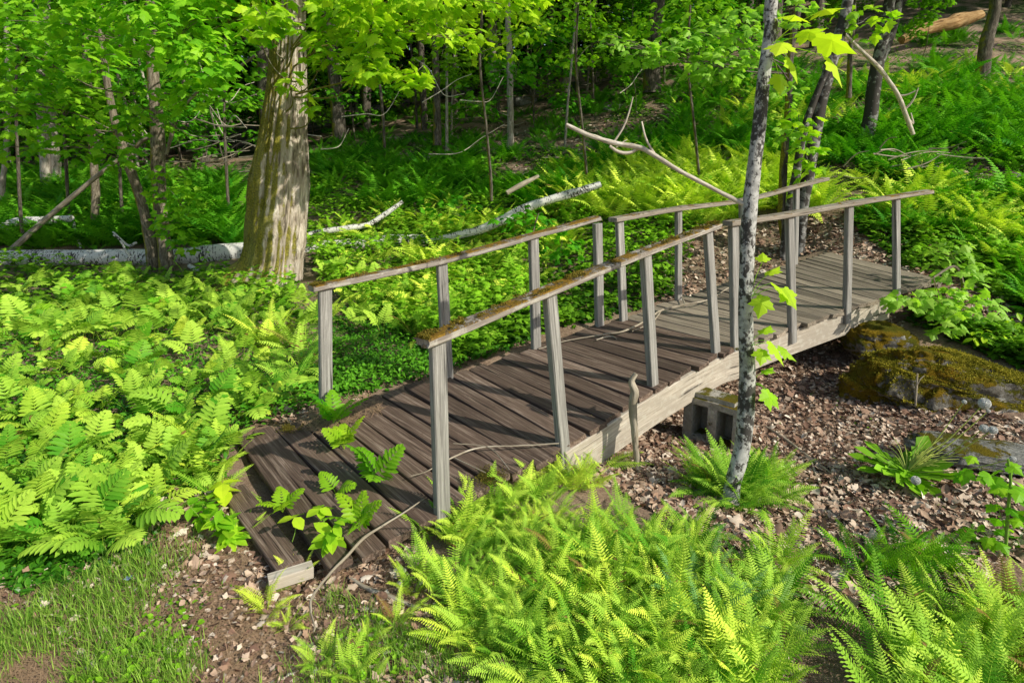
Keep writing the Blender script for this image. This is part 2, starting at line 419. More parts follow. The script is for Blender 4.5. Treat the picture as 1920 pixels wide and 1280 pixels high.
def wood_mat(name, dark, mid, light, grain=1., moss=0., mosscol=((.11, .055, .006), (.34, .20, .02)), lichen=0., rough=.8, endm=False, blotch=.5, mossz=.6):
    m = M(name); lp = m.attr('lp', True); t = m.attr('tint')
    g = m.noise(m.mapv(lp, (2.2, 70 * grain, 70 * grain)), 1., 6, .7, .6)
    g2 = m.noise(m.mapv(lp, (5, 240 * grain, 240 * grain)), 1., 4, .7)
    b = m.noise(m.mapv(lp, (3, 9, 9)), 1., 4, .6)
    col = m.ramp(g, [(.28, dark), (.5, mid), (.74, light)])
    col = m.mix(m.ramp(g2, [(.45, 0.), (.62, .55)]), col, tuple(x * .6 for x in dark))
    col = m.mix(m.math('MULTIPLY', m.ramp(b, [(.4, 0.), (.65, 1.)]), blotch), col, tuple(x * .75 for x in mid))
    hs = m.n('ShaderNodeHueSaturation'); m.l(col, hs.inputs['Color']); m.l(m.math('MULTIPLY_ADD', t, .9, .55), hs.inputs['Value']); col = hs.outputs[0]
    # cracks along the grain
    cr = m.noise(m.mapv(lp, (1.3, 42 * grain, 42 * grain), (7, 3, 1)), 1., 3, .5)
    crk = m.ramp(cr, [(.30, 1.), (.36, 0.)])
    col = m.mix(m.math('MULTIPLY', crk, .8), col, (.012, .009, .007))
    h = m.math('SUBTRACT', m.math('ADD', g, m.math('MULTIPLY', g2, .5)), crk)
    nrm = m.bump(h, .7, .004)
    if lichen:
        ln = m.noise(m.mapv(lp, (14, 18, 18)), 1., 6, .7)
        col = m.mix(m.math('MULTIPLY', m.ramp(ln, [(.52, 0.), (.6, 1.)]), lichen), col, (.55, .53, .45))
    if moss:
        p = m.pos(); mn = m.noise(p, 7, 6, .75); mn2 = m.noise(p, 90, 4, .8)
        mask = m.math('MULTIPLY', m.ramp(m.math('ADD', m.math('MULTIPLY', mn, .8), m.math('MULTIPLY', mn2, .2)), [(.56 - .12 * moss, 0.), (.60 - .10 * moss, 1.)]), m.ramp(m.nz(), [(mossz, 0.), (mossz + .12, 1.)]))
        mc = m.ramp(mn2, [(.35, mosscol[0]), (.65, mosscol[1])])
        col = m.mix(mask, col, mc)
        nrm = m.bump(m.math('MULTIPLY', mask, m.math('ADD', mn2, .6)), .9, .012, nrm)
    return m.done(m.pbr(col, rough, .25, nrm))
MAT['deck'] = wood_mat('weathered_deck_boards', (.03, .02, .015), (.135, .09, .067), (.42, .33, .26), moss=0, mosscol=((.03, .045, .008), (.09, .10, .012)), blotch=.7)
MAT['deck_pale'] = wood_mat('grey_deck_boards', (.10, .08, .06), (.27, .22, .165), (.50, .43, .34), moss=.0)
MAT['post'] = wood_mat('silvered_post_wood', (.12, .11, .10), (.30, .285, .26), (.54, .52, .48), blotch=.35)
MAT['rail'] = wood_mat('mossy_rail_wood', (.13, .10, .085), (.30, .26, .22), (.56, .52, .45), moss=.95, lichen=.4)
MAT['rail_clean'] = wood_mat('grey_rail_wood', (.12, .095, .075), (.28, .24, .19), (.48, .42, .35), moss=.15)
MAT['stringer'] = wood_mat('pale_beam_wood', (.24, .20, .155), (.45, .39, .315), (.66, .60, .50), grain=.7, blotch=.95, lichen=.35)

def bark_mat(name, dark, mid, light, ridge=(26, 26, 2.2), moss=0., mossx=-1, mosscol=((.09, .09, .008), (.40, .36, .03)), bumpd=.03, bs=1., pos_moss=False):
    m = M(name); lp = m.attr('lp', True)
    n1 = m.noise(m.mapv(lp, ridge), 1., 5, .65, .8); n2 = m.noise(m.mapv(lp, tuple(3.5 * x for x in ridge)), 1., 4, .7)
    n3 = m.noise(lp, 2.5, 4)
    h = m.math('ADD', n1, m.math('MULTIPLY', n2, .35))
    col = m.ramp(h, [(.50, dark), (.64, mid), (.84, light)])
    col = m.mix(m.ramp(n3, [(.4, 0.), (.65, .55)]), col, tuple(x * .6 for x in mid))
    if moss:
        p = m.pos(); mn = m.noise(p, 3.2, 6, .7)
        side = m.math('MULTIPLY_ADD', m.nx(), mossx * .35, mn)
        sep = m.n('ShaderNodeSeparateXYZ'); m.l(p, sep.inputs[0])
        side = m.math('MULTIPLY_ADD', sep.outputs[2], -.035, side)
        mask = m.ramp(side, [(.62 - .25 * moss, 0.), (.74 - .25 * moss, 1.)])
        mn2 = m.noise(p, 45, 4, .8)
        col = m.mix(m.math('MULTIPLY', mask, .9), col, m.ramp(mn2, [(.35, mosscol[0]), (.65, mosscol[1])]))
    return m.done(m.pbr(col, .9, .15, m.bump(h, bs, bumpd)))
MAT['bark_big'] = bark_mat('furrowed_maple_bark', (.07, .05, .035), (.48, .40, .31), (.90, .81, .70), (20, 20, 3.0), moss=1.25, bumpd=.06)
MAT['bark'] = bark_mat('young_maple_bark', (.05, .04, .028), (.17, .14, .10), (.36, .31, .24), (40, 40, 9), moss=.3, bumpd=.01, bs=.7)
MAT['bark_dark'] = bark_mat('dark_trunk_bark', (.03, .025, .02), (.10, .085, .065), (.24, .21, .17), (30, 30, 6), moss=.2, bumpd=.02)
MAT['bark_pale'] = bark_mat('pale_trunk_bark', (.12, .10, .08), (.32, .28, .23), (.55, .5, .43), (30, 30, 6), bumpd=.015)
MAT['deadwood'] = bark_mat('dead_branch_wood', (.14, .11, .08), (.32, .27, .20), (.52, .46, .37), (60, 60, 6), bumpd=.006, bs=.5)
MAT['dead_pale'] = bark_mat('pale_dead_branch_wood', (.26, .21, .16), (.52, .45, .36), (.78, .72, .62), (70, 70, 12), bumpd=.006, bs=.5)
MAT['rotwood'] = bark_mat('rotten_wood', (.10, .05, .02), (.34, .20, .08), (.52, .36, .18), (16, 16, 2), bumpd=.02)

def birch_mat(name, white, dark, amt, sc=(20, 20, 50), mottl=0.):
    m = M(name); lp = m.attr('lp', True)
    a = m.noise(m.mapv(lp, sc), 1., 4, .6); b = m.noise(m.mapv(lp, (6, 6, 5)), 1., 5, .65); c = m.noise(lp, 60, 4, .7)
    f = m.math('ADD', m.math('MULTIPLY', a, .55), m.math('MULTIPLY', b, .45))
    mask = m.ramp(f, [(amt, 0.), (amt + .05, 1.)])
    w = m.mix(c, tuple(x * .75 for x in white), white)
    if mottl: w = m.mix(m.math('MULTIPLY', m.ramp(m.noise(lp, 22, 5, .7), [(.45, 0.), (.6, 1.)]), mottl), w, tuple(x * .42 for x in white))
    col = m.mix(mask, w, dark)
    return m.done(m.pbr(col, .7, .3, m.bump(m.math('SUBTRACT', c, mask), .5, .004)))
MAT['birch'] = birch_mat('white_birch_bark', (.72, .70, .66), (.06, .05, .045), .515)
MAT['birch_young'] = birch_mat('blotched_grey_bark', (.50, .49, .46), (.05, .045, .04), .49, (42, 42, 34), .8)
MAT['birch_dark'] = birch_mat('dark_blotched_bark', (.30, .29, .27), (.04, .034, .028), .44, (12, 12, 12), .8)

def rock_mat(name, moss=.6, c0=(.06, .055, .045), c1=(.30, .28, .24), mc=((.05, .05, .006), (.30, .22, .015))):
    m = M(name); p = m.pos()
    a = m.noise(p, 5, 8, .7); b = m.noise(p, 40, 6, .75); c = m.noise(p, 160, 3, .7)
    col = m.ramp(m.math('ADD', m.math('MULTIPLY', a, .5), m.math('MULTIPLY', b, .5)), [(.35, c0), (.52, tuple((x + y) / 2 for x, y in zip(c0, c1))), (.68, c1)])
    w = m.noise(m.mapv(p, (1, 1, 1), (5, 2, 8)), 4, 5, .6); col = m.mix(m.ramp(w, [(.60, 0.), (.66, .8)]), col, (.55, .54, .5))
    mn = m.math('MULTIPLY_ADD', m.nz(), .16, m.noise(p, 4.5, 6, .72))
    mask = m.ramp(mn, [(.66 - .25 * moss, 0.), (.72 - .25 * moss, 1.)])
    hue = m.noise(p, 3, 3)
    mossc = m.mix(m.ramp(c, [(.3, 0.), (.7, 1.)]), mc[0], m.mix(m.ramp(hue, [(.4, 0.), (.6, 1.)]), (.16, .17, .015), mc[1]))
    col = m.mix(mask, col, mossc)
    h = m.math('ADD', m.math('MULTIPLY', b, .7), m.math('MULTIPLY', m.math('MULTIPLY', mask, c), .9))
    return m.done(m.pbr(col, .95, .1, m.bump(h, 1., .03)))
MAT['rock'] = rock_mat('mossy_rock', .78, mc=((.06, .05, .005), (.42, .26, .015)))
MAT['stone'] = rock_mat('grey_stone', .15, (.10, .10, .09), (.38, .37, .34))
MAT['concrete'] = rock_mat('mossy_concrete', .28, (.26, .24, .20), (.58, .54, .47), ((.12, .10, .01), (.42, .22, .03)))

def plain(name, col, rough=.7, spec=.2, trans=0.):
    m = M(name); n = m.noise(m.pos(), 50, 3); c = m.mix(n, tuple(x * .7 for x in col), col)
    sh = m.pbr(c, rough, spec)
    if trans:
        t = m.n('ShaderNodeBsdfTransparent'); mx = m.n('ShaderNodeMixShader'); mx.inputs[0].default_value = trans; m.l(sh, mx.inputs[1]); m.l(t.outputs[0], mx.inputs[2]); sh = mx.outputs[0]
    return m.done(sh)
MAT['stem'] = plain('green_stem', (.20, .36, .05)); MAT['dstem'] = plain('dandelion_stalk', (.42, .48, .10))
MAT['puff'] = plain('dandelion_down', (.85, .84, .80), .9)
MAT['nail'] = plain('rusty_nail', (.09, .045, .03), .6)
MAT['flower'] = plain('periwinkle_petal', (.38, .42, .85), .5)
MAT['moss'] = leaf_mat('rail_moss', (.06, .065, .01), (.31, .23, .035), .15, .8, .1, objvar=0)
MAT['straw'] = plain('dry_needles', (.42, .28, .17))

# ------------------------------------------------------------------ world, sun, camera
w = bpy.data.worlds.new('World'); scene.world = w; w.use_nodes = True
nt = w.node_tree; bg = nt.nodes['Background']; sky = nt.nodes.new('ShaderNodeTexSky'); sky.sky_type = 'NISHITA'; sky.sun_disc = False
SUN = Vector((.86, -.515, 0)).normalized() * math.cos(math.radians(35)); SUN.z = math.sin(math.radians(35))
sky.sun_elevation = math.radians(35); sky.sun_rotation = math.atan2(SUN.x, SUN.y)
sky.air_density = 1.2; sky.dust_density = 1.5
nt.links.new(sky.outputs[0], bg.inputs[0]); bg.inputs[1].default_value = .14
sl = bpy.data.lights.new('sun', 'SUN'); sl.energy = 5.0; sl.angle = math.radians(.5); sl.color = (1, .95, .82)
so = bpy.data.objects.new('sun', sl); COL.objects.link(so); so.rotation_euler = (-SUN).to_track_quat('-Z', 'Y').to_euler()
cam = bpy.data.cameras.new('camera'); co = bpy.data.objects.new('camera', cam); COL.objects.link(co)
co.location = (0, 0, CAMZ); co.rotation_euler = (PI / 2 - PITCH, 0, 0)
cam.sensor_fit = 'HORIZONTAL'; cam.sensor_width = 36; cam.lens = F / 1920 * 36; cam.shift_y = (CY - 640) / 1920; cam.clip_end = 600; cam.clip_start = .05
scene.camera = co
scene.view_settings.view_transform = 'Standard'; scene.view_settings.look = 'None'; scene.view_settings.exposure = 0; scene.view_settings.gamma = 1
try:
    scene.cycles.max_bounces = 6; scene.cycles.diffuse_bounces = 3; scene.cycles.transmission_bounces = 3; scene.cycles.transparent_max_bounces = 4; scene.cycles.caustics_reflective = False
except Exception: pass

# ------------------------------------------------------------------ ground
def axis(lo, hi, n, k):
    u = np.linspace(-1, 1, n); s = np.sinh(k * u) / math.sinh(k); c = 0
    return np.where(s < 0, -s * lo, s * hi)
gxs = axis(-110, 110, 420, 5.5); gys = np.concatenate([[-110, -60, -30, -15, -8, -4, -2, -1], np.geomspace(1, 121, 330) - 1 + 0.0])
A, B = np.meshgrid(gxs, gys, indexing='ij'); Z = gz_raw(A, B)
mb = MB(); v = np.stack([A, B, Z], -1).reshape(-1, 3); nx_, ny_ = A.shape
i = (np.arange(nx_ - 1)[:, None] * ny_ + np.arange(ny_ - 1)[None]).ravel()
mb.add(v, np.stack([i, i + ny_, i + ny_ + 1, i + 1], 1))
tag(build(mb, 'ground', MAT['ground'], smooth=True), kind='structure')

# ------------------------------------------------------------------ footbridge
Lpx = [(444, 822, .035), (509, 799, .05), (611, 774, .062), (706, 738, .085), (845, 703, .11), (1000, 652, .205), (1128, 608, .265), (1168, 597, .275), (1270, 560, .315), (1395, 522, .385), (1491, 493, .45), (1556, 472, .48)]
Rpx = [(606, 1066, .035), (729, 1019, .05), (838, 958, .062), (965, 888, .085), (1066, 832, .11), (1226, 730, .205), (1348, 662, .265), (1384, 650, .275), (1490, 612, .315), (1592, 577, .385), (1684, 546, .45), (1764, 522, .48)]
LE = np.array([on(a, b, c) for a, b, c in Lpx]); RE = np.array([on(a, b, c) for a, b, c in Rpx])
print('widths', np.round(np.linalg.norm(LE - RE, axis=1), 2), 'stations', np.round(np.linalg.norm(np.diff((LE + RE) / 2, axis=0), axis=1), 2))
bridge = tag(empty('footbridge', tuple(LE[4])), 'weathered wooden footbridge with leaning rail posts and mossy handrails over the leafy dip', 'footbridge')
deck = MB(); deck2 = MB()
TH = .035
def plank(mbb, l0, l1, r0, r1, tint, sag=.0):
    """l0,l1: the two left corners; r0,r1: right corners (world)"""
    a = (l0 + l1) / 2; b = (r0 + r1) / 2; d = (b - a) / np.linalg.norm(b - a)
    e = ((l1 - l0) + (r1 - r0)) / 2; wd = e - d * (e @ d); wid = np.linalg.norm(wd)
    mid = (a + b) / 2 + np.array([0, 0, -sag]) + wd / wid * rng.uniform(-.003, .003)
    off = np.array([0, 0, -TH / 2 + rng.uniform(-.004, .004)])
    board(mbb, [a - d * rng.uniform(-.02, .035) + off, mid + off, b + d * rng.uniform(-.02, .035) + off], wd, wid * rng.uniform(.865, .925), TH, seg=14, bev=.004, rough=.0022, tint=tint, endrough=.006)
# loose first board
pl = [on(425, 942, .03), on(451, 890, .03)]; pr_ = [on(519, 1076, .03), on(575, 1046, .03)]
plank(deck, pl[0], pl[1], pr_[0], pr_[1], .62)
cnt = [1, 0, 0]
k = 0
for i in range(len(LE) - 1):
    Lm = np.linalg.norm((LE[i + 1] + RE[i + 1]) / 2 - (LE[i] + RE[i]) / 2)
    n = max(1, int(round(Lm / .145)))
    for j in range(n):
        a, b = j / n, (j + 1) / n
        la, lb = LE[i] * (1 - a) + LE[i + 1] * a, LE[i] * (1 - b) + LE[i + 1] * b
        ra, rb = RE[i] * (1 - a) + RE[i + 1] * a, RE[i] * (1 - b) + RE[i + 1] * b
        t = float(np.clip(rng.normal(.5, .24), .05, 1.))
        far = i >= 7
        mm = deck2 if far else deck
        plank(mm, la, lb, ra, rb, t, 0); k += 1
        for fr_ in (.09, .5, .91):
            for g_ in (.28, .72):
                c_ = (la * (1 - g_) + lb * g_) * (1 - fr_) + (ra * (1 - g_) + rb * g_) * fr_ + rng.normal(0, .004, 3) * [1, 1, 0]; c_[2] += .0045
                a_ = np.linspace(0, 2 * PI, 6, endpoint=False); mm.add(np.concatenate([c_ + .0048 * np.stack([np.cos(a_), np.sin(a_), 0 * a_], 1), [c_ + [0, 0, .001]]]), [(i_, (i_ + 1) % 6, 6) for i_ in range(6)], mi=1)
print('planks', k)
for m_ in (deck, deck2): pass
build(deck, 'deck', [MAT['deck'], MAT['nail']], bridge)
tag(build(deck2, 'deck', [MAT['deck_pale'], MAT['nail']], bridge), 'paler grey far half of the deck')
# posts: base pixel, top pixel, z of base
PR = [((829, 958), (820, 640), .062), ((1055, 832), (1030, 552), .11), ((1224, 722), (1210, 478), .205), ((1342, 660), (1327, 434), .265), ((1379, 648), (1375, 424), .275), ((1485, 612), (1480, 408), .315), ((1588, 577), (1592, 388), .385), ((1681, 545), (1680, 374), .45)]
PL = [((611, 778), (609, 542), .062), ((840, 706), (828, 494), .11), ((1005, 652), (1000, 447), .205), ((1124, 610), (1120, 420), .265), ((1169, 600), (1161, 416), .275), ((1272, 562), (1272, 396), .315), ((1395, 524), (1391, 381), .385), ((1490, 495), (1493, 354), .45)]
def post_pts(P, inward=0):
    out = []
    for (bx, by), (tx, ty), z in P:
        b = on(bx, by, z); t = at(tx, ty, b[1]); t = t + (0, 0, 0)
        out.append((b, t))
    return out
QR, QL = post_pts(PR), post_pts(PL)
for side, Q, E_ in (('R', QR, RE), ('L', QL, LE)):
    for i, (b, t) in enumerate(Q):
        nb = Q[min(i + 1, 7)][0] - Q[max(i - 1, 0)][0]; nb[2] = 0; nb /= np.linalg.norm(nb)
        d = (t - b) / np.linalg.norm(t - b)
        m1 = MB(); ww = .076 if i < 5 else .072
        board(m1, [b - d * (.14 if side == 'R' else .10), (b + t) / 2, t + d * .004], nb, ww, .045 + .006 * rng.uniform(-1, 1), seg=12, bev=.005, rough=.0015, tint=float(rng.uniform(.42, .62)))
        build(m1, 'post', MAT['post'], bridge)
print('post h', [round(float(np.linalg.norm(t - b)), 2) for b, t in QR + QL])
# rails
def rail(Q, idx, pre, post, mat, lift=.022, wid=.092, th=.036, label=None, er=.004, dz=0):
    P = [Q[i][1] + np.array([0, 0, lift]) for i in idx]
    d0 = (P[0] - P[1]) / np.linalg.norm(P[0] - P[1]); d1 = (P[-1] - P[-2]) / np.linalg.norm(P[-1] - P[-2])
    P = [P[0] + d0 * pre] + P + [P[-1] + d1 * post]
    P = [p + np.array([0, 0, dz]) for p in P]
    h = np.cross(d1, [0, 0, 1])
    m1 = MB(); board(m1, P, h, wid, th, seg=60, bev=.006, rough=.003, tint=.55, endrough=er)
    o = build(m1, 'handrail', mat, bridge)
    if label: tag(o, label)
rail(QR, [0, 1, 2, 3], .07, .10, MAT['rail'], label='split-ended handrail thick with orange-green moss', er=.03)
rail(QR, [4, 5, 6, 7], .06, .58, MAT['rail_clean'], dz=.004)
rail(QL, [0, 1, 2], .07, .62, MAT['rail'], label='lightly mossed left handrail starting nearest the viewer')
rail(QL, [4, 5, 6, 7], .07, .62, MAT['rail_clean'], dz=.004)
def moss_tufts(path, idx, half, n, seed, name='moss'):
    rg_ = np.random.default_rng(seed); P = spline(path, 200); k_ = rg_.uniform(idx[0], idx[1], n) * 199; i_ = k_.astype(int); p = P[i_]
    T_ = np.gradient(P, axis=0)[i_]; T_ /= np.linalg.norm(T_, axis=1)[:, None]; B_ = np.cross(T_, [0, 0, 1.]); u_ = rg_.uniform(-1, 1, n)
    p = p + T_ * rg_.normal(0, .01, (n, 1)) + B_ * (u_ * half)[:, None]; q_ = vnoise(p * 16, 4) * .6 + vnoise(p * 45, 6) * .5
    kp = q_ > .08 + .3 * np.abs(u_) ** 3; p, q_ = p[kp], q_[kp]; m_ = len(p)
    mb_ = MB(); R_ = rotmats(rg_.uniform(0, 6.28, m_), rg_.uniform(.5, 1.5, m_), rg_.uniform(-1, 1, m_)); p[:, 2] += .004 * rg_.uniform(-1, 1, m_)
    scatter(mb_, leaf_simple(.35), p, R_, rg_.uniform(.004, .010, m_) * (1 + .8 * np.clip(q_, 0, 1)), rg_.uniform(0, 1, m_)); return mb_.mesh(name, MAT['moss'])
def rail_path(Q, idx, pre, post, dz):
    P = [Q[i][1] + np.array([0, 0, dz]) for i in idx]; P = [P[0] + (P[0] - P[1]) / np.linalg.norm(P[0] - P[1]) * pre] + P + [P[-1] + (P[-1] - P[-2]) / np.linalg.norm(P[-1] - P[-2]) * post]; return np.array(P)
for Q, idx, rr, n_, sd_, po_ in ((QR, [0, 1, 2, 3], (.04, .97), 15000, 1, .1), (QL, [0, 1, 2], (.05, .55), 5000, 2, .62)):
    o = link('moss', moss_tufts(rail_path(Q, idx, .06, po_, .046), rr, .043, n_, sd_), bridge); o.location = -Vector(bridge.location); tag(o, 'tufts of orange-green moss on the top of the nearer rails')
for (mx_, my_, mz_, rr_, n_) in ((545, 800, .068, .07, 1500), (918, 893, .10, .09, 1800), (1385, 655, .30, .04, 300)):
    rg_ = np.random.default_rng(int(mx_)); c_ = on(mx_, my_, mz_); u_ = rg_.normal(0, .5, (n_, 2)) * rr_; P_ = np.concatenate([c_[:2] + u_, np.full((n_, 1), c_[2])], 1); P_ = P_[vnoise(P_ * 25, 3) > -.25]; n_ = len(P_); mb_ = MB()
    scatter(mb_, leaf_simple(.4), P_, rotmats(rg_.uniform(0, 6.28, n_), rg_.uniform(.1, 1.2, n_), rg_.uniform(-1, 1, n_)), rg_.uniform(.004, .009, n_), rg_.uniform(0, .5, n_))
    o = link('moss', mb_.mesh('moss', MAT['moss']), bridge); o.location = -Vector(bridge.location)
# stringers
def stringer(pts, out, hgt, mat, name='stringer', t=.045, label=None, drop=TH + .004, tint=.55):
    P = []
    for k_, p in enumerate(pts):
        P.append(np.array(p) + np.array([0, 0, -drop - hgt / 2]))
    m1 = MB(); d = P[-1] - P[0]; side = np.cross(d, [0, 0, 1]); side /= np.linalg.norm(side)
    P = [p + side * out for p in P]
    board(m1, P, (0, 0, 1), hgt, t, seg=26, bev=.005, rough=.0025, tint=tint)
    o = build(m1, name, mat, bridge)
    if label: tag(o, label)
    return o
sr = [RE[i] for i in range(len(RE))]
stringer([sr[4] + (RE[4] - RE[5]) * .03, sr[5], sr[6], sr[7] + (RE[8] - RE[7]) * .05], -.012, .225, MAT['stringer'], tint=.62)
e9 = RE[10] * .9 + RE[9] * .1
stringer([sr[7] + (RE[8] - RE[7]) * .06, sr[8], sr[9], e9], -.035, .22, MAT['stringer'])
stringer([LE[4], LE[5], LE[6], LE[7]], .03, .20, MAT['stringer'])
stringer([LE[7] + (LE[8] - LE[7]) * .05, LE[8], LE[9], LE[10]], .03, .20, MAT['stringer'])
mid = [(a + b) / 2 for a, b in zip(LE, RE)]
stringer([mid[0], mid[2], mid[4]], 0, .05, MAT['deck'], name='ramp_joist', tint=.4)
stringer([LE[0] * .85 + RE[0] * .15, LE[2] * .85 + RE[2] * .15, LE[4] * .85 + RE[4] * .15], 0, .05, MAT['deck'], name='ramp_joist', tint=.4)
stringer([LE[0] * .12 + RE[0] * .88, LE[2] * .12 + RE[2] * .88, LE[4] * .12 + RE[4] * .88], 0, .06, MAT['deck'], name='ramp_joist', tint=.4)
m1 = MB(); a, b = on(503, 1092, .012), on(586, 1066, .012)
board(m1, [a, b], (b - a)[[1, 0, 2]] * [1, -1, 0], .055, .05, tint=.75, rough=.003); build(m1, 'end_block', MAT['stringer'], bridge)
m1 = MB(); board(m1, [LE[-1] + [0, 0, -.07], RE[-1] + [0, 0, -.07]], (0, 0, 1), .10, .04, tint=.5); build(m1, 'end_board', MAT['deck_pale'], bridge)
# nail heads are part of the deck pattern
nails = MB()
# ------------------------------------------------------------------ ferns
def frond(rg, L, W, n, e0, bend, az, K, prof='lady', s0=.14, z0=0., pw=.44, ang=1.12, twist=0.):
    S = 24; t = np.linspace(0, 1, S); el = e0 - bend * t ** 1.4
    ds = L / (S - 1); sway = rg.uniform(-.25, .25)
    az_t = az + sway * t
    d = np.stack([np.cos(az_t) * np.cos(el), np.sin(az_t) * np.cos(el), np.sin(el)], -1)
    P = np.concatenate([[[0, 0, z0]], np.array([0, 0, z0]) + np.cumsum(d[:-1] * ds, 0)])
    pt = s0 + (1 - s0) * (np.arange(n) / n) ** .97
    I = lambda arr: np.stack([np.interp(pt, t, arr[:, k]) for k in range(3)], -1)
    C = I(P); T = I(d); T /= np.linalg.norm(T, axis=1)[:, None]
    B = np.cross(T, [0, 0, 1.]); B /= np.linalg.norm(B, axis=1)[:, None] + 1e-9
    N = np.cross(B, T)
    tw = twist + rg.uniform(-.6, .6); B, N = B * np.cos(tw) + N * np.sin(tw), N * np.cos(tw) - B * np.sin(tw)
    u = np.arange(n) / n
    if prof == 'lady': pl_ = W * (1 - u) ** .9 * np.minimum(1, (u + .10) / .28) ** .8
    elif prof == 'sens': pl_ = W * (1 - u) ** .62 * np.minimum(1, (u + .45) / .5)
    sp = L * (1 - s0) / n
    Vs = []; Fs = []; ts = []; base = 0
    ft = rg.uniform(.1, .9); brown = rg.random() < .035
    for s in (-1, 1):
        a = ang + rg.uniform(-.06, .06, n) + (.12 if prof == 'lady' else .0) * (1 - u) - .35 * u
        D = T * np.cos(a)[:, None] + s * B * np.sin(a)[:, None] + N * rg.uniform(-.12, .06, n)[:, None]
        D /= np.linalg.norm(D, axis=1)[:, None]
        E = np.cross(N, D); E /= np.linalg.norm(E, axis=1)[:, None]
        ln = pl_ * rg.uniform(.9, 1.08, n)
        hw = np.minimum(sp * pw * rg.uniform(.9, 1.15, n), ln * .5)
        if K == 0: us = np.array([0, .35, 1.]); wf = np.array([.55, 1., 0])
        elif prof == 'sens':
            us = np.linspace(0, 1, K + 1); wf = (np.sin(PI * np.clip(us * .86 + .1, 0, 1)) ** .75) * (1 + .14 * np.cos(np.arange(K + 1) * PI)); wf[-1] = 0; wf[0] = .35
        else:
            m_ = 2 * K; us = np.linspace(0, 1, m_ + 1); wf = (1 - us) ** .5 * np.where(np.arange(m_ + 1) % 2 == 0, .30, 1.2); wf[0] = .6; wf[-1] = 0
        lead = np.where(np.arange(len(us)) % 2 == 1, sp * .12 if (K and prof == 'lady') else 0, 0)
        m_ = len(us)
        dr = -.16 * ln[:, None] * us[None] ** 2
        Cm = C[:, None] + D[:, None] * (ln[:, None] * us[None])[..., None] + dr[..., None] * np.array([0, 0, 1.])
        off = (hw[:, None] * wf[None])[..., None] * E[:, None] + N[:, None] * (hw[:, None] * wf[None] * .25)[..., None]
        off2 = -(hw[:, None] * wf[None])[..., None] * E[:, None] + N[:, None] * (hw[:, None] * wf[None] * .25)[..., None]
        ld = D[:, None] * lead[None, :, None]
        V = np.stack([Cm + off + ld, Cm, Cm + off2 + ld], 2)       # n,m,3,3
        Vs.append(V.reshape(-1, 3)); ii = (np.arange(n)[:, None] * m_ + np.arange(m_ - 1)[None]).ravel() * 3 + base
        Fs.append(np.concatenate([np.stack([ii, ii + 1, ii + 4, ii + 3], 1), np.stack([ii + 1, ii + 2, ii + 5, ii + 4], 1)]))
        tt = np.clip(ft + .3 * (u - .4) + rg.uniform(-.08, .08, n), 0, 1); tt = np.where(brown | (rg.random(n) < .012), -2., tt)
        ts.append(np.repeat(tt, m_ * 3)); base += len(Vs[-1])
    # rachis
    r = .0028 * (L / .45) * (1 - .8 * t); tri = np.array([(0, 1), (-.87, -.5), (.87, -.5)])
    Bs = np.cross(d, [0, 0, 1.]); Bs /= np.linalg.norm(Bs, axis=1)[:, None] + 1e-9; Ns = np.cross(Bs, d)
    V = P[:, None] + r[:, None, None] * (tri[None, :, 0:1] * Bs[:, None] + tri[None, :, 1:2] * Ns[:, None])
    sel = np.arange(0, S, 3); V = V[sel]
    ii = (np.arange(len(sel) - 1)[:, None] * 3 + np.arange(3)[None]).ravel(); jj = (np.arange(len(sel) - 1)[:, None] * 3 + (np.arange(3)[None] + 1) % 3).ravel()
    Fs.append(np.stack([ii, jj, jj + 3, ii + 3], 1) + base); Vs.append(V.reshape(-1, 3)); ts.append(np.full(V.size // 3, .7))
    return np.concatenate(Vs), np.concatenate(Fs), np.concatenate(ts)

def fern_plant(rg, kind, size=1., nf=None, lo=False):
    Vs, Fs, ts = [], [], []; b = 0
    nf = nf or int(rg.integers(9, 13) if kind == 'lady' else rg.integers(4, 7))
    a0 = rg.uniform(0, 2 * PI)
    for k in range(nf):
        az = a0 + 2 * PI * k / nf + rg.uniform(-.35, .35)
        if kind == 'lady':
            L = size * rg.uniform(.26, .54); odd = rg.random() < .14
            V, F_, t = frond(rg, L, L * rg.uniform(.20, .28), 15 if lo else 23, rg.uniform(.3, .8) if odd else rg.uniform(.6, 1.25), rg.uniform(1.2, 2.) if odd else rg.uniform(.4, 1.15), az, 0 if lo else 2, 'lady', rg.uniform(.08, .2), pw=.42 if lo else .36)
        else:
            L = size * rg.uniform(.22, .48)
            V, F_, t = frond(rg, L, L * rg.uniform(.30, .38), 8 if lo else 9, rg.uniform(.9, 1.5), rg.uniform(.5, 2.0), az, 0 if lo else 5, 'sens', rg.uniform(.36, .46), pw=.5 if lo else .52, ang=1.15)
        off = np.array([math.cos(az), math.sin(az), 0]) * rg.uniform(.0, .05) * (1 if kind == 'lady' else 2)
        Vs.append(V + off); Fs.append(F_ + b); ts.append(t); b += len(V)
    return np.concatenate(Vs), np.concatenate(Fs), np.concatenate(ts)

def plant_mesh(name, kind, mat, seed, **k):
    V, F_, t = fern_plant(np.random.default_rng(seed), kind, **k); m1 = MB(); m1.add(V, F_, None, t); return m1.mesh(name, mat)

lady = [plant_mesh('fern', 'lady', MAT['fern'], 100 + i) for i in range(9)]
ladyb = [plant_mesh('fern', 'lady', MAT['fern_blue'], 130 + i, size=.8) for i in range(2)]
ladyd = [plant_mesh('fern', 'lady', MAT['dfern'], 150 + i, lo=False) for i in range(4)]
sens = [plant_mesh('fern', 'sens', MAT['sfern'], 200 + i) for i in range(8)]
sensd = [plant_mesh('fern', 'sens', MAT['dfern'], 240 + i) for i in range(3)]

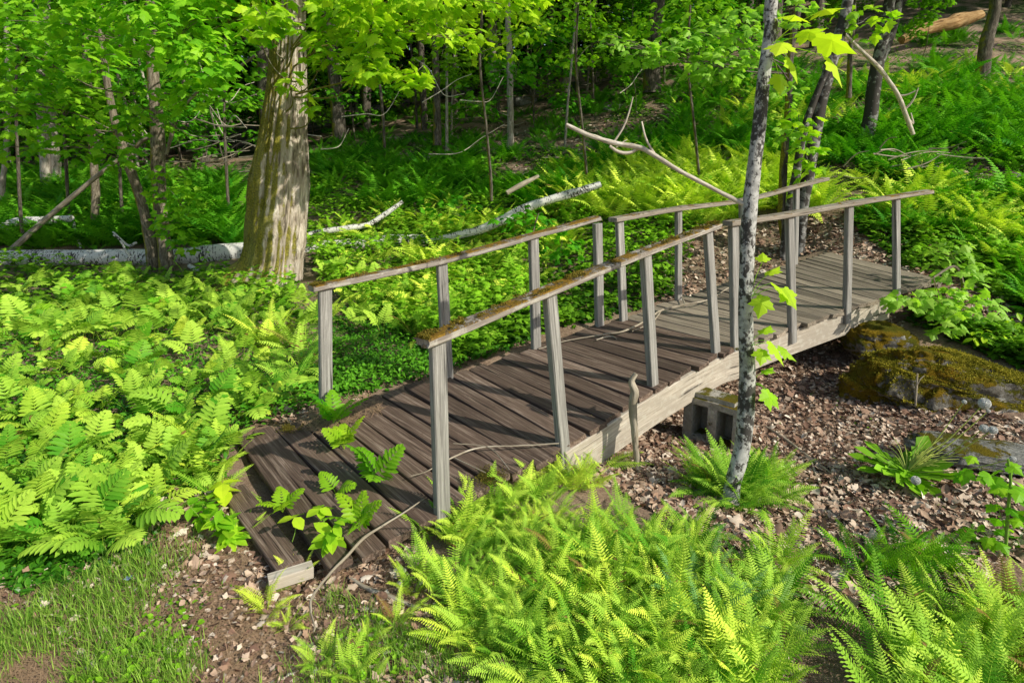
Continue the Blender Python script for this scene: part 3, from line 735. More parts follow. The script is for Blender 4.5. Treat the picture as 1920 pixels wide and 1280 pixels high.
BR_POLY = np.array([p[:2] for p in LE] + [p[:2] for p in RE[::-1]])
def off_bridge(P, marg=0.):
    c = BR_POLY.mean(0)
    return ~in_poly(P[:, 0], P[:, 1], [tuple(q) for q in BR_POLY])

NF = [0]
def fern_zone(poly, n, meshes, label, group, smin, smax, seed, name='fern', cat='fern', exclude=(), mind=0., probs=None, tall=1.):
    rg = np.random.default_rng(seed); x, y = sample_px(poly, n * 6, rg, exclude); P, ok = ong(x, y); P = P[ok]; P = P[off_bridge(P)]
    kept = []
    for p in P:
        if len(kept) >= n: break
        if all((p[0] - q[0]) ** 2 + (p[1] - q[1]) ** 2 > mind ** 2 for q in kept): kept.append(p)
    for p in kept:
        o = link(name, meshes[int(rg.integers(len(meshes)))] if probs is None else meshes[int(rg.choice(len(meshes), p=probs))], None, (p[0], p[1], p[2] - .01), (rg.uniform(-.12, .12), rg.uniform(-.12, .12), rg.uniform(0, 2 * PI)), float(rg.uniform(smin, smax)))
        tag(o, label, cat, group); NF[0] += 1
    return kept

fern_zone([(770, 1120), (800, 1010), (880, 980), (1010, 985), (1150, 1010), (1330, 1000), (1420, 1010), (1490, 1120), (1480, 1240), (1440, 1400), (1080, 1400), (980, 1290), (880, 1220)], 104, lady,
          'feathery yellow-green fern in the dense sunlit patch between bridge and viewer', 'ferns of the patch in front of the bridge', .40, .62, 1, mind=.08, exclude=[[(1310, 930), (1440, 930), (1440, 1085), (1310, 1085)]])
fern_zone([(790, 985), (840, 965), (960, 905), (1070, 868), (1130, 875), (1100, 930), (900, 1000)], 12, lady,
          'upright bright fern against the lower end of the bridge beam', 'ferns against the lower beam end', .45, .62, 14, mind=.09)
fern_zone([(1640, 1190), (1700, 1150), (1930, 1150), (2150, 1250), (2150, 1420), (1640, 1420)], 42, lady,
          'feathery bright fern in the bottom right patch of the photo', 'ferns in the bottom right patch', .52, .76, 2, mind=.1)
fern_zone([(1300, 925), (1340, 915), (1440, 905), (1470, 945), (1440, 950), (1310, 945)], 7, lady, 'upright yellow-green fern at the foot of the blotched young maple', 'ferns at the young maple foot', .6, .8, 3, mind=.1)
fern_zone([(1600, 1060), (1660, 1020), (1740, 1040), (1770, 1100), (1640, 1130)], 6, ladyd + lady[:1], 'deeper green fern beside the leaf litter below the dandelion', 'ferns below the dandelion', .6, .8, 4, mind=.12)
fern_zone([(1280, 1110), (1400, 1100), (1450, 1180), (1350, 1230), (1270, 1180)], 6, ladyb, 'blue-green finely cut fern amid the yellow-green patch', 'blue-green ferns in the front patch', .6, .8, 5, mind=.1)
for q, (px, py) in enumerate([(540, 1180), (600, 1250), (650, 1275), (690, 1210), (745, 1180), (500, 1150), (690, 1290), (560, 1100), (455, 1010)]):
    P, ok = ong(np.array([px]), np.array([py]))
    lb = ['short fern sprout on the bare soil below the deck end', 'small bright fern at the bottom edge of the photo left of the patch']
    tag(link('fern', lady[q % 9], None, tuple(P[0]), (0, 0, q), .26 + .07 * (q % 3)), lb[1 if py > 1240 else 0], 'fern', ['sprouts below the deck end', 'small ferns at the bottom edge'][1 if py > 1240 else 0]); NF[0] += 1
left_poly = [(-60, 640), (60, 620), (200, 640), (420, 680), (520, 700), (575, 770), (480, 800), (430, 850), (410, 920), (310, 945), (260, 1030), (140, 1075), (-60, 1090)]
fern_zone(left_poly, 52, sens, 'broad-lobed light green fern in the bank left of the deck', 'broad-lobed ferns left of the bridge', .46, .76, 6, mind=.13)
fern_zone([(-40, 560), (500, 560), (580, 640), (560, 700), (300, 680), (-40, 660)], 14, sens[:4] + sensd, 'broad-lobed fern in front of the fallen white birch log', 'broad-lobed ferns in front of the birch log', .75, 1.05, 7, mind=.2)
fern_zone([(250, 840), (430, 820), (420, 930), (330, 930)], 8, lady, 'feathery pale fern overhanging the left edge of the first deck boards', 'feathery ferns at the deck corner', .5, .7, 8, mind=.1)
fern_zone([(380, 640), (560, 620), (590, 740), (480, 760)], 7, lady, 'tall feathery fern left of the first rail post', 'feathery ferns left of the first post', .8, 1.1, 9, mind=.15)
fern_zone([(560, 545), (800, 520), (820, 640), (640, 700)], 10, lady[:5] + sens[:2], 'bright fern seen through the left railing near its first posts', 'ferns beyond the left railing', .7, 1.0, 10, mind=.2)
hillF = [(1000, 400), (1040, 330), (1250, 300), (1400, 320), (1560, 330), (1560, 400), (1450, 430), (1250, 430)]
fern_zone(hillF, 14, lady, 'bright upright fern on the sunny bank beyond the bridge', 'ferns on the sunny bank beyond the bridge', .95, 1.35, 11, mind=.25)
k_ = fern_zone([(1640, 350), (1800, 340), (1920, 380), (1990, 560), (1850, 480), (1640, 440)], 8, lady[:5] + ladyd, 'fern on the slope at the far right beyond the bridge', 'ferns on the right slope', .9, 1.3, 12, mind=.3)
P, ok = ong(np.array([1700.]), np.array([338.])); tag(link('fern', lady[3], None, tuple(P[0]), (0, 0, 1), 1.6), 'large spreading fern at the base of the bent dead branch', 'fern'); NF[0] += 1
print('ferns', NF)

def scatter_plants(mb, plants, P, rg, smin, smax, scale_by=None):
    which = rg.integers(0, len(plants), len(P))
    for k in range(len(plants)):
        q = P[which == k]
        if not len(q): continue
        V, F_, t = plants[k]; n = len(q); a = rg.uniform(0, 2 * PI, n); s = rg.uniform(smin, smax, n)
        ca, sa = np.cos(a) * s, np.sin(a) * s
        W_ = np.stack([V[None, :, 0] * ca[:, None] - V[None, :, 1] * sa[:, None], V[None, :, 0] * sa[:, None] + V[None, :, 1] * ca[:, None], V[None, :, 2] * s[:, None]], -1) + q[:, None]
        Fc = (F_[None] + (np.arange(n) * len(V))[:, None, None]).reshape(-1, 4)
        mb.add(W_, Fc, None, np.clip(t[None] + rg.uniform(-.3, .3, (n, 1)), 0, 1).ravel())
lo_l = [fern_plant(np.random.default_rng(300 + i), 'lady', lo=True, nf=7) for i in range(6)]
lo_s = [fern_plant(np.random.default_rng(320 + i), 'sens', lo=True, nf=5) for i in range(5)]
rg = np.random.default_rng(40)
mb = MB()
def zone_pts(poly, n, clump=0., exclude=(), thr=0.):
    x, y = sample_px(poly, n, rg, exclude); P, ok = ong(x, y); P = P[ok]; P = P[off_bridge(P)]
    if clump: P = P[vnoise(np.stack([P[:, 0] * clump, P[:, 1] * clump, 0 * P[:, 0]], -1), 77) + rg.normal(0, .16, len(P)) > thr]
    return P
scatter_plants(mb, lo_l, zone_pts([(-80, 470), (450, 465), (450, 400), (440, 335), (100, 330), (-80, 330)], 560), rg, .8, 1.9)
scatter_plants(mb, lo_l, zone_pts([(590, 400), (1010, 400), (1300, 300), (1300, 265), (900, 300), (590, 300)], 560, 1.2, thr=-.25), rg, .8, 1.9)
scatter_plants(mb, lo_l, zone_pts([(1150, 290), (1640, 320), (1640, 120), (1300, 120), (1100, 200)], 460, .8, thr=-.2), rg, .8, 2.0)
scatter_plants(mb, lo_l, zone_pts([(1640, 330), (2000, 420), (2000, 60), (1640, 60)], 620, .8, thr=-.25), rg, .8, 2.0)
scatter_plants(mb, lo_l, zone_pts([(1560, 330), (1640, 320), (1640, 400), (1600, 430), (1800, 460), (1990, 640), (1990, 400), (1800, 330)], 130), rg, .8, 1.2)
scatter_plants(mb, lo_l, zone_pts([(600, 310), (1150, 260), (1150, 180), (600, 220)], 380, .7, thr=-.2), rg, .8, 1.1)
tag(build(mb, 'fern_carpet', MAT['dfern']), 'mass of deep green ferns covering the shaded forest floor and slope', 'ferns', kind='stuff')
mb = MB()
scatter_plants(mb, lo_s, zone_pts([(560, 430), (1000, 400), (1120, 420), (1000, 560), (830, 640), (600, 540)], 150), rg, .6, .95)
scatter_plants(mb, lo_l, zone_pts([(1000, 400), (1040, 320), (1250, 290), (1500, 310), (1560, 400), (1250, 430)], 260), rg, 1.0, 1.7)
scatter_plants(mb, lo_l, zone_pts([(620, 430), (800, 380), (1000, 380), (1130, 330), (1130, 420), (1000, 520), (640, 520)], 90, 1.5, thr=-.1), rg, .8, 1.4)
scatter_plants(mb, lo_l, zone_pts([(1600, 330), (1930, 380), (1990, 560), (1850, 500), (1640, 430)], 70, 1.5, thr=-.1), rg, .9, 1.6)
scatter_plants(mb, lo_l, zone_pts([(1150, 250), (1900, 260), (1900, 90), (1300, 110)], 110, .6, thr=.1), rg, 1., 1.9)
tag(build(mb, 'fern_undergrowth', MAT['fern']), 'mixed bright ferns filling the bank behind the left railing', 'ferns', kind='stuff')

hi_s = [fern_plant(np.random.default_rng(360 + i), 'sens') for i in range(5)]; mb = MB()
scatter_plants(mb, hi_s, zone_pts([(-60, 590), (420, 600), (560, 680), (560, 770), (440, 830), (400, 910), (290, 930), (240, 1050), (-60, 1090)], 120), rg, .45, .8)
scatter_plants(mb, hi_s, zone_pts([(-60, 520), (430, 525), (590, 560), (590, 640), (-60, 650)], 110), rg, .55, .95)
scatter_plants(mb, hi_s, zone_pts([(600, 520), (1000, 480), (1000, 600), (830, 670), (620, 600)], 60), rg, .5, .9)
tag(build(mb, 'fern_filler', MAT['sfern']), 'smaller broad-lobed ferns filling the gaps of the left bank', 'ferns', kind='stuff')
hi_l = [fern_plant(np.random.default_rng(380 + i), 'lady') for i in range(6)]; mb = MB()
ex_ = [[(1310, 930), (1440, 930), (1440, 1085), (1310, 1085)]]
scatter_plants(mb, hi_l, zone_pts([(770, 1120), (800, 1010), (880, 970), (1010, 940), (1150, 960), (1300, 985), (1480, 1040), (1500, 1130), (1460, 1240), (1420, 1400), (1080, 1400), (980, 1290), (880, 1220)], 75, exclude=ex_), rg, .3, .48)
scatter_plants(mb, hi_l, zone_pts([(1640, 1190), (1700, 1150), (1930, 1150), (2150, 1250), (2150, 1420), (1640, 1420)], 14), rg, .36, .5)
scatter_plants(mb, hi_l, zone_pts([(1300, 930), (1340, 912), (1450, 905), (1475, 960), (1445, 965), (1310, 950)], 14), rg, .5, .75)
tag(build(mb, 'fern_filler', MAT['fern']), 'smaller feathery ferns filling gaps between the bright front ferns', 'ferns', kind='stuff')
# ------------------------------------------------------------------ ground cover
def cover(name, mat, polys, leaf, label, cat, size, hmax, kind='stuff', tiltr=(-.2, .9), tint=(0, 1)):
    mb = MB()
    for poly, n, clump, thr in polys:
        P = zone_pts(poly, n, clump, thr=thr); m_ = len(P)
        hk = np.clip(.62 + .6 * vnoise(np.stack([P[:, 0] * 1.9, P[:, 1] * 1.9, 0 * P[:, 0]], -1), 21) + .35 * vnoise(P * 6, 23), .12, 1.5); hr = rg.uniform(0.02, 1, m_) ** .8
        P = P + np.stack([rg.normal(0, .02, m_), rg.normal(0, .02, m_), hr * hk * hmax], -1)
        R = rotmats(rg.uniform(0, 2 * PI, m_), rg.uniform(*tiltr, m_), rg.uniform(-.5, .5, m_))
        scatter(mb, leaf, P, R, rg.uniform(size[0], size[1], m_), np.clip(.75 * hr * hk + rg.uniform(-.15, .35, m_), 0, 1))  # low leaves tinted darker: shade between the plants put into the colour
    return tag(build(mb, name, mat), label, cat, kind=kind)
vz = [(-60, 520), (440, 540), (600, 540), (800, 500), (1010, 560), (1000, 640), (840, 700), (700, 745), (590, 775), (500, 800), (430, 830), (420, 920), (310, 930), (270, 1050), (120, 1110), (-60, 1110)]
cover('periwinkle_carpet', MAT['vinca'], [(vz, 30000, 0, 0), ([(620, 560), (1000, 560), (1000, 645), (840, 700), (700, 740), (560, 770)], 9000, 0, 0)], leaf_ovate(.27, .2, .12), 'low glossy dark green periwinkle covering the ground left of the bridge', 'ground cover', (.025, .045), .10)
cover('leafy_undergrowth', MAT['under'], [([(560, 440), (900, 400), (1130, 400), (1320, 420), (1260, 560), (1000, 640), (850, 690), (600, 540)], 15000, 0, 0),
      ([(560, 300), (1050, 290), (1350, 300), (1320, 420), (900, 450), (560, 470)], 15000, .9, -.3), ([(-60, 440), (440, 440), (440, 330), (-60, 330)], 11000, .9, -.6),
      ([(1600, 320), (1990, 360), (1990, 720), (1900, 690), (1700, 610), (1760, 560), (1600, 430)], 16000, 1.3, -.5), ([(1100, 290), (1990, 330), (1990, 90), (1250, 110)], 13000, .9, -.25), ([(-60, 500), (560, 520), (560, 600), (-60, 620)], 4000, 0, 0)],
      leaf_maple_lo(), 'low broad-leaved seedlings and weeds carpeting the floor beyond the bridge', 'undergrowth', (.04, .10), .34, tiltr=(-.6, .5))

cover('low_weeds', MAT['under'], [([(-60, 1060), (300, 1020), (560, 1080), (760, 1200), (800, 1300), (-60, 1300)], 2600, 4., .1), ([(1400, 690), (1700, 800), (1900, 860), (1900, 1080), (1500, 1000), (1350, 800)], 900, 3., .3)], leaf_ovate(.38, .2, .2), 'small broad-leaved weeds mixed with grass at bottom left', 'weeds', (.012, .028), .035)
# leaf litter
def litter(polys):
    mb = MB()
    for poly, n, s0, s1 in polys:
        x, y = sample_px(poly, n, rg); P, ok = ong(x, y); P = P[ok]; m_ = len(P)
        P = P + np.stack([rg.normal(0, .01, m_), rg.normal(0, .01, m_), rg.uniform(.0, .03, m_)], -1)
        R = rotmats(rg.uniform(0, 2 * PI, m_), rg.normal(0, .38, m_), rg.normal(0, .45, m_))
        cut = m_ // 2
        fr = [leaf_frag(i) for i in range(4)] + [leaf_maple()] * 2; e = (np.array([0, .12, .22, .32, .42, .56, .68, .78, .9, 1]) * m_).astype(int)
        for lf, a, b in [(f_, e[i], e[i + 1]) for i, f_ in enumerate(fr + [leaf_ovate(.3, .3, -.35), leaf_curl(.3, .45), leaf_curl(.42, .3)])]:
            scatter(mb, lf, P[a:b], R[a:b], s0 * (s1 / s0) ** (rg.uniform(0, 1, b - a) ** 1.3) * (1.15 if lf[1].shape[1] == 3 and len(lf[0]) > 12 else 1), rg.beta(1.3, 1.45, b - a))
    tag(build(mb, 'leaf_litter', MAT['litter'], smooth=True), 'brown curled dead leaves strewn over the soil around the bridge', 'leaf litter', kind='stuff')
litter([([(1060, 860), (1240, 800), (1400, 690), (1600, 600), (1700, 600), (1640, 700), (1930, 800), (1990, 1000), (1700, 1150), (1400, 1150), (1250, 980)], 19000, .016, .065),
        ([(1060, 860), (1240, 800), (1400, 690), (1600, 600), (1700, 600), (1640, 700), (1930, 800), (1990, 1000), (1700, 1150), (1400, 1150), (1250, 980)], 12000, .015, .035),
        ([(280, 920), (420, 910), (520, 1080), (720, 1030), (800, 1040), (830, 1290), (200, 1290), (-50, 1100), (250, 1040)], 3600, .010, .034), ([(280, 920), (420, 910), (520, 1080), (720, 1030), (800, 1040), (760, 1160), (300, 1100)], 500, .03, .06),
        ([(700, 1250), (1500, 1250), (1500, 1300), (700, 1300)], 1500, .02, .05),
        ([(440, 780), (700, 720), (720, 780), (560, 800)], 500, .015, .04),
        ([(1180, 440), (1600, 400), (1800, 430), (1920, 620), (1760, 620), (1540, 470), (1260, 580)], 6000, .03, .08),
        ([(600, 300), (1300, 150), (1300, 300), (800, 350)], 4000, .05, .11), ([(1300, 330), (1930, 330), (1930, 130), (1300, 130)], 4000, .05, .12)])
# grass
mb = MB()
for poly, n, thr in [([(-60, 1060), (150, 1020), (420, 1060), (640, 1120), (960, 1300), (-60, 1300)], 17000, .02), ([(1180, 800), (1260, 790), (1260, 840), (1190, 850)], 260, -1), ([(1400, 690), (1460, 690), (1460, 740), (1390, 740)], 260, -1), ([(200, 960), (560, 1040), (560, 1100), (100, 1080)], 900, -.1), ([(1330, 720), (1400, 700), (1400, 740), (1330, 745)], 150, -1)]:
    P = zone_pts(poly, n, 3.2, thr=thr); m_ = len(P); L_ = rg.uniform(.03, .10, m_); az = rg.uniform(0, 2 * PI, m_); lean = rg.uniform(.1, .9, m_)
    us = np.array([0, .5, 1.]); d = np.stack([np.cos(az), np.sin(az), 0 * az], -1); b = np.stack([-np.sin(az), np.cos(az), 0 * az], -1)
    C = P[:, None] + d[:, None] * (L_[:, None] * lean[:, None] * us[None] ** 1.7)[..., None] + np.array([0, 0, 1.]) * (L_[:, None] * us[None] * (1 - .35 * lean[:, None] * us[None]))[..., None]
    wd = (np.array([1, .8, 0.05]) * .0016)[None, :, None] * b[:, None]
    V = np.stack([C - wd, C + wd], 2); q = np.array([(0, 1, 3, 2), (2, 3, 5, 4)])
    Fc = (q[None] + (np.arange(m_) * 6)[:, None, None]).reshape(-1, 4)
    mb.add(V, Fc, None, np.repeat(rg.uniform(0, 1, m_), 6))
tag(build(mb, 'grass', MAT['grass']), 'short thin grass growing through the bare soil at bottom left', 'grass', kind='stuff')

# ------------------------------------------------------------------ trees
def px_line(pts, Y, Y1=None):
    """pts: (px, py, width px) -> world centre points and radii; depth goes Y -> Y1 up the line"""
    n = len(pts); Ys = np.linspace(Y, Y if Y1 is None else Y1, n)
    P = np.array([at(a, b, y) for (a, b, w_), y in zip(pts, Ys)])
    r = np.array([w_ * .5 * y / F / (CP + (-(b - CY) / F) * SP) for (a, b, w_), y in zip(pts, Ys)])
    return P, r

def trunk(mb, pts, Y, Y1=None, up=0., n=12, rough=.12, rs=1., flute=0., sink=.15, tint=.5, seg=None, taper=.5, updir=None):
    P, r = px_line(pts, Y, Y1)
    if sink:
        d = P[0] - P[1]; d /= np.linalg.norm(d); P = np.concatenate([[P[0] + np.array([d[0] * .3, d[1] * .3, -1]) * sink], P]); r = np.concatenate([[r[0] * 1.1], r])
    if up:
        d = (P[-1] - P[-3]); d /= np.linalg.norm(d); d = d * .6 + np.array([0, 0, .5]) if updir is None else np.array(updir); d /= np.linalg.norm(d)
        P = np.concatenate([P, [P[-1] + d * up * .5 + (.1, 0, 0), P[-1] + d * up]]); r = np.concatenate([r, [r[-1] * (1 + taper) / 2, r[-1] * taper * .6]])
    tube(mb, P, r, n, seg=seg or len(P) * 6, rough=rough, rs=rs, flute=flute, tint=tint)
    return P, r

def leaves(mb, blobs, leaf, size, rg, droop=.35, tint=(0, 1), flat=.45):
    """blobs: (center, (rx,ry,rz), n)"""
    for c, rad, n in blobs:
        c = np.asarray(c, float); u = rg.normal(0, 1, (n, 3)); u /= np.linalg.norm(u, axis=1)[:, None]; u *= rg.uniform(.15, 1, (n, 1)) ** .5
        P = c + u * np.asarray(rad)
        # gather in layers
        lay = .30 * max(rad[2], .2); P[:, 2] = c[2] + np.round((P[:, 2] - c[2]) / lay) * lay + rg.normal(0, lay * .16, n)
        az = np.arctan2(u[:, 1], u[:, 0]) + rg.uniform(-1.3, 1.3, n)
        R = rotmats(az, -droop + rg.normal(0, .3, n), rg.normal(0, flat, n))
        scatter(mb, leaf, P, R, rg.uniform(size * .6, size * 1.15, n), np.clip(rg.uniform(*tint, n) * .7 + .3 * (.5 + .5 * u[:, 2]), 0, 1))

def twigs(mb, root_pts, blobs, rg, r0=.012, per=4):
    for c, rad, n in blobs:
        c = np.asarray(c, float)
        s = root_pts[np.argmin(np.linalg.norm(root_pts - (c - [0, 0, .3]), axis=1))]
        m_ = (s + c) / 2 + rg.normal(0, .06, 3) * np.linalg.norm(c - s)
        tube(mb, [s, m_, c], [r0, r0 * .6, r0 * .3], 5, seg=8, tint=.5)
        for _ in range(per):
            e = c + rg.uniform(-1, 1, 3) * np.asarray(rad) * .85; mm = (c + e) / 2 + rg.normal(0, .03, 3)
            tube(mb, [m_ * .4 + c * .6, mm, e], [r0 * .45, r0 * .28, r0 * .12], 4, seg=6, tint=.5)

def blob(px, py, Y, rx, ry, n, ydepth=None):
    """foliage clump whose centre stands at depth Y; rx, ry its half sizes in photo pixels"""
    k = Y / F; return (at(px, py, Y), (rx * k, ydepth or rx * k * .8, ry * k), n)

ML, MLo = leaf_maple(), leaf_maple_lo()

def make_tree(name, label, cat, stems, mat, crown=None, cmat=None, lsize=.12, group=None, leaf=None, seed=0, crown_up=None, twig=.012, stem_label=None, droop=.35, dens=1.):
    rg = np.random.default_rng(seed + 500)
    P0 = px_line(stems[0]['pts'][:2], stems[0]['Y'])[0][0]
    root = tag(empty(name, tuple(P0)), label, cat, group)
    allp = []
    for i, s in enumerate(stems):
        mb = MB(); kw = {k: v for k, v in s.items() if k not in ('pts', 'Y', 'Y1', 'name', 'mat', 'label')}
        P, r = trunk(mb, s['pts'], s['Y'], s.get('Y1'), **kw); allp.append(spline(P, 60))
        o = build(mb, s.get('name', 'trunk'), s.get('mat', mat), root, smooth=True)
        if s.get('label'): tag(o, s['label'])
    bl = [(c_, r_, int(n_ * dens)) for c_, r_, n_ in (crown or [])]
    if crown_up:      # crown carried above the frame
        for st, hh, rr, n, num in crown_up:
            top = allp[st][-1]
            for _ in range(num):
                c = top + np.array([rg.uniform(-1, 1) * rr, rg.uniform(-1, 1) * rr, rg.uniform(-hh, hh * .3)])
                bl.append((c, (rr * .5, rr * .5, rr * .35), n))
    if bl:
        grp = [[b_] for b_ in bl] if len(bl) <= 34 else [bl]
        for g_ in grp: mb = MB(); twigs(mb, np.concatenate(allp), g_, rg, twig); build(mb, 'branch' if len(grp) > 1 else 'branches', mat, root, smooth=True)
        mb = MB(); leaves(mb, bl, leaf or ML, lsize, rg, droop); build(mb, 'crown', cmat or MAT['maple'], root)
    return root
MAT['moss_rock'] = leaf_mat('rock_moss', (.06, .07, .008), (.44, .37, .04), .15, .85, .05, objvar=0)

# --- the named trees
make_tree('maple_tree', 'massive old leaning trunk with deeply furrowed bark and yellow moss on its left side', 'tree',
    [dict(pts=[(490, 548, 178), (507, 500, 122), (515, 440, 112), (524, 350, 110), (531, 250, 86), (537, 160, 70), (541, 60, 60), (545, -40, 56)], Y=7.75, up=4.5, n=110, rough=.08, flute=.25, seg=150, sink=.25)],
    MAT['bark_big'], crown=[blob(560, -90, 7.2, 170, 60, 200), blob(700, -20, 6.4, 110, 40, 90), blob(420, -60, 6.6, 150, 60, 140), blob(650, 60, 6.4, 50, 14, 26), blob(610, 110, 6.3, 46, 12, 20), blob(780, 40, 6.6, 60, 18, 34), blob(860, 70, 7.5, 60, 16, 34),
                            blob(700, 60, 6.0, 60, 40, 60), blob(640, 20, 6.2, 70, 30, 60), blob(480, 60, 6.2, 30, 14, 10), blob(760, 140, 5.9, 42, 26, 24), blob(690, 130, 5.9, 50, 28, 34), blob(600, 75, 6.2, 50, 22, 22), blob(540, 150, 6.1, 25, 16, 7), blob(580, 190, 6.1, 22, 16, 7), blob(720, -10, 5.6, 120, 30, 90),
                            blob(500, 25, 6.2, 50, 20, 26), blob(850, -10, 6.2, 100, 30, 70), blob(960, -15, 6.4, 90, 30, 60)],
    crown_up=[(0, 1.2, 2.6, 160, 9)], lsize=.135, seed=1, twig=.014, dens=1.7)
make_tree('maple_tree', 'slim pair of leaning stems with big light green leaves left of the massive trunk', 'tree',
    [dict(pts=[(315, 515, 28), (310, 470, 25), (300, 400, 23), (297, 320, 25), (294, 230, 24), (286, 120, 20), (282, 0, 18), (280, -60, 16)], Y=8.7, up=3., n=14),
     dict(pts=[(290, 515, 24), (280, 440, 20), (262, 370, 17), (238, 300, 17), (218, 240, 14), (200, 150, 12), (190, 60, 10)], Y=8.75, up=2., n=12),
     dict(pts=[(312, 290, 6), (330, 220, 9), (345, 150, 7), (352, 90, 6)], Y=8.6, n=6, sink=0, name='branch'),
     dict(pts=[(240, 305, 7), (262, 268, 8), (290, 255, 6)], Y=8.7, n=6, sink=0, name='branch')],
    MAT['bark'], crown=[blob(330, 60, 6.2, 110, 60, 120), blob(200, 60, 6.8, 100, 55, 110), blob(380, 120, 6.0, 75, 55, 75), blob(180, 110, 5.6, 50, 40, 26), blob(60, 100, 7.5, 90, 80, 150), blob(90, 200, 7.8, 100, 60, 130),
                        blob(260, 200, 7.6, 70, 50, 60), blob(360, 180, 6.2, 45, 30, 26), blob(150, 270, 7.9, 80, 40, 60), blob(215, 290, 7.9, 45, 35, 34), blob(100, 20, 7.0, 120, 40, 110), blob(450, 30, 6.8, 90, 50, 80), blob(280, -30, 6.5, 200, 50, 200), blob(20, 200, 7.2, 45, 70, 50),
                        blob(345, 375, 8.1, 30, 38, 44), blob(320, 420, 8.0, 34, 34, 44), blob(300, 350, 8.3, 24, 40, 24), blob(345, 460, 8.2, 22, 22, 20), blob(30, 275, 8, 50, 30, 34)],
    crown_up=[(0, 1.5, 2., 130, 7)], lsize=.125, seed=2, dens=1.7)
yb = make_tree('young_maple', 'slim young tree with grey and black blotched bark standing in front of the bridge rail', 'tree',
    [dict(pts=[(1366, 955, 42.5), (1374, 905, 30.2), (1389, 850, 29.4), (1398, 780, 30.2), (1401, 700, 28.6), (1398, 600, 26.9), (1400, 500, 26.0), (1405, 400, 27.7), (1412, 330, 26.0), (1424, 230, 24.4), (1433, 140, 23.5), (1446, 50, 23.5), (1452, -30, 22.7)], Y=2.76, Y1=3.1, up=2.6, n=26, rough=.05, seg=120, sink=.12),
     dict(pts=[(1404, 385, 7.8), (1385, 378, 8.6), (1330, 350, 7.8), (1270, 318, 8.6), (1225, 290, 8.6), (1200, 277, 9.4), (1150, 268, 9.4), (1100, 252, 8.6), (1062, 234, 7.0)], Y=2.95, Y1=3.2, n=8, rough=.12, sink=0, name='dead_branch', mat=MAT['dead_pale'], label='bare pale dead side branch reaching left', seg=60),
     dict(pts=[(1200, 277, 7.0), (1178, 287, 7.0), (1158, 284, 6.2), (1143, 274, 5.5)], Y=3.12, n=6, sink=0, name='dead_branch', mat=MAT['dead_pale'], rough=.1),
     dict(pts=[(1150, 268, 4.7), (1168, 240, 3.9), (1178, 215, 3.1), (1187, 182, 2.3)], Y=3.17, n=6, sink=0, name='dead_twig', mat=MAT['dead_pale']),
     dict(pts=[(1228, 290, 4.7), (1212, 262, 3.9), (1203, 228, 3.1)], Y=3.09, n=6, sink=0, name='dead_twig', mat=MAT['dead_pale']),
     dict(pts=[(1143, 270, 3.1), (1152, 278, 2.3), (1166, 268, 2.3), (1176, 262, 1.6)], Y=3.17, n=5, sink=0, name='dead_twig', mat=MAT['dead_pale'])],
    MAT['birch_young'], crown=None, crown_up=[(0, .9, 1.1, 50, 6)], lsize=.11, seed=3)
# the few big maple leaves near it
rgl = np.random.default_rng(77)
def single_leaves(root, specs, mat, name='leaf_shoot', leaf=None, stemfrom=None, sw=.0018):
    mb = MB()
    for (px, py, Y, size, az, tilt, roll) in specs:
        p = at(px, py, Y)
        R = rotmats(np.array([az]), np.array([tilt]), np.array([roll]))
        scatter(mb, leaf or ML, p[None], R, [size], [float(rgl.uniform(.55, 1))])
        if stemfrom is not None:
            s = at(*stemfrom); tube(mb, [s, (s + p) / 2 + [0, 0, .02], p], [sw, sw, sw * .7], 4, seg=6, tint=.6)
    return build(mb, name, mat, root)
for st, sp in (((1404, 560, 2.90), [(1440, 515, 2.85, 0.096, .6, .5, .2), (1448, 530, 2.80, 0.132, -.6, -.6, .3), (1432, 555, 2.77, 0.116, -2.2, -.9, .2), (1470, 540, 2.80, 0.116, -.9, -.8, -.3), (1430, 490, 2.90, 0.078, 1.2, .6, 0)]),
               ((1402, 650, 2.88), [(1430, 625, 2.85, 0.093, .8, .4, .2), (1444, 640, 2.80, 0.132, -1.0, -.7, .3), (1460, 650, 2.83, 0.109, -.4, -.5, -.2), (1430, 655, 2.77, 0.093, -2.0, -.6, .2)]),
               ((1408, 720, 2.87), [(1432, 700, 2.85, 0.078, .6, .4, .2), (1436, 730, 2.81, 0.109, -1.3, -.9, .2), (1444, 738, 2.83, 0.085, -.8, -.8, -.2)]),
               ((1440, 90, 3.10), [(1500, 60, 2.95, 0.155, .3, .0, .3), (1530, 70, 2.85, 0.186, -.3, -.3, .4), (1490, 30, 2.95, 0.155, 1.2, .2, -.2), (1470, 80, 2.85, 0.139, -2.2, -.4, .2), (1555, 110, 2.85, 0.155, -1.0, -.9, .2), (1480, 110, 2.90, 0.139, -1.2, -.9, .4), (1540, 20, 3.05, 0.155, .8, .2, .2), (1460, 140, 2.95, 0.109, -1.6, -1., .2)])):
    single_leaves(yb, sp, MAT['maple'], stemfrom=st)
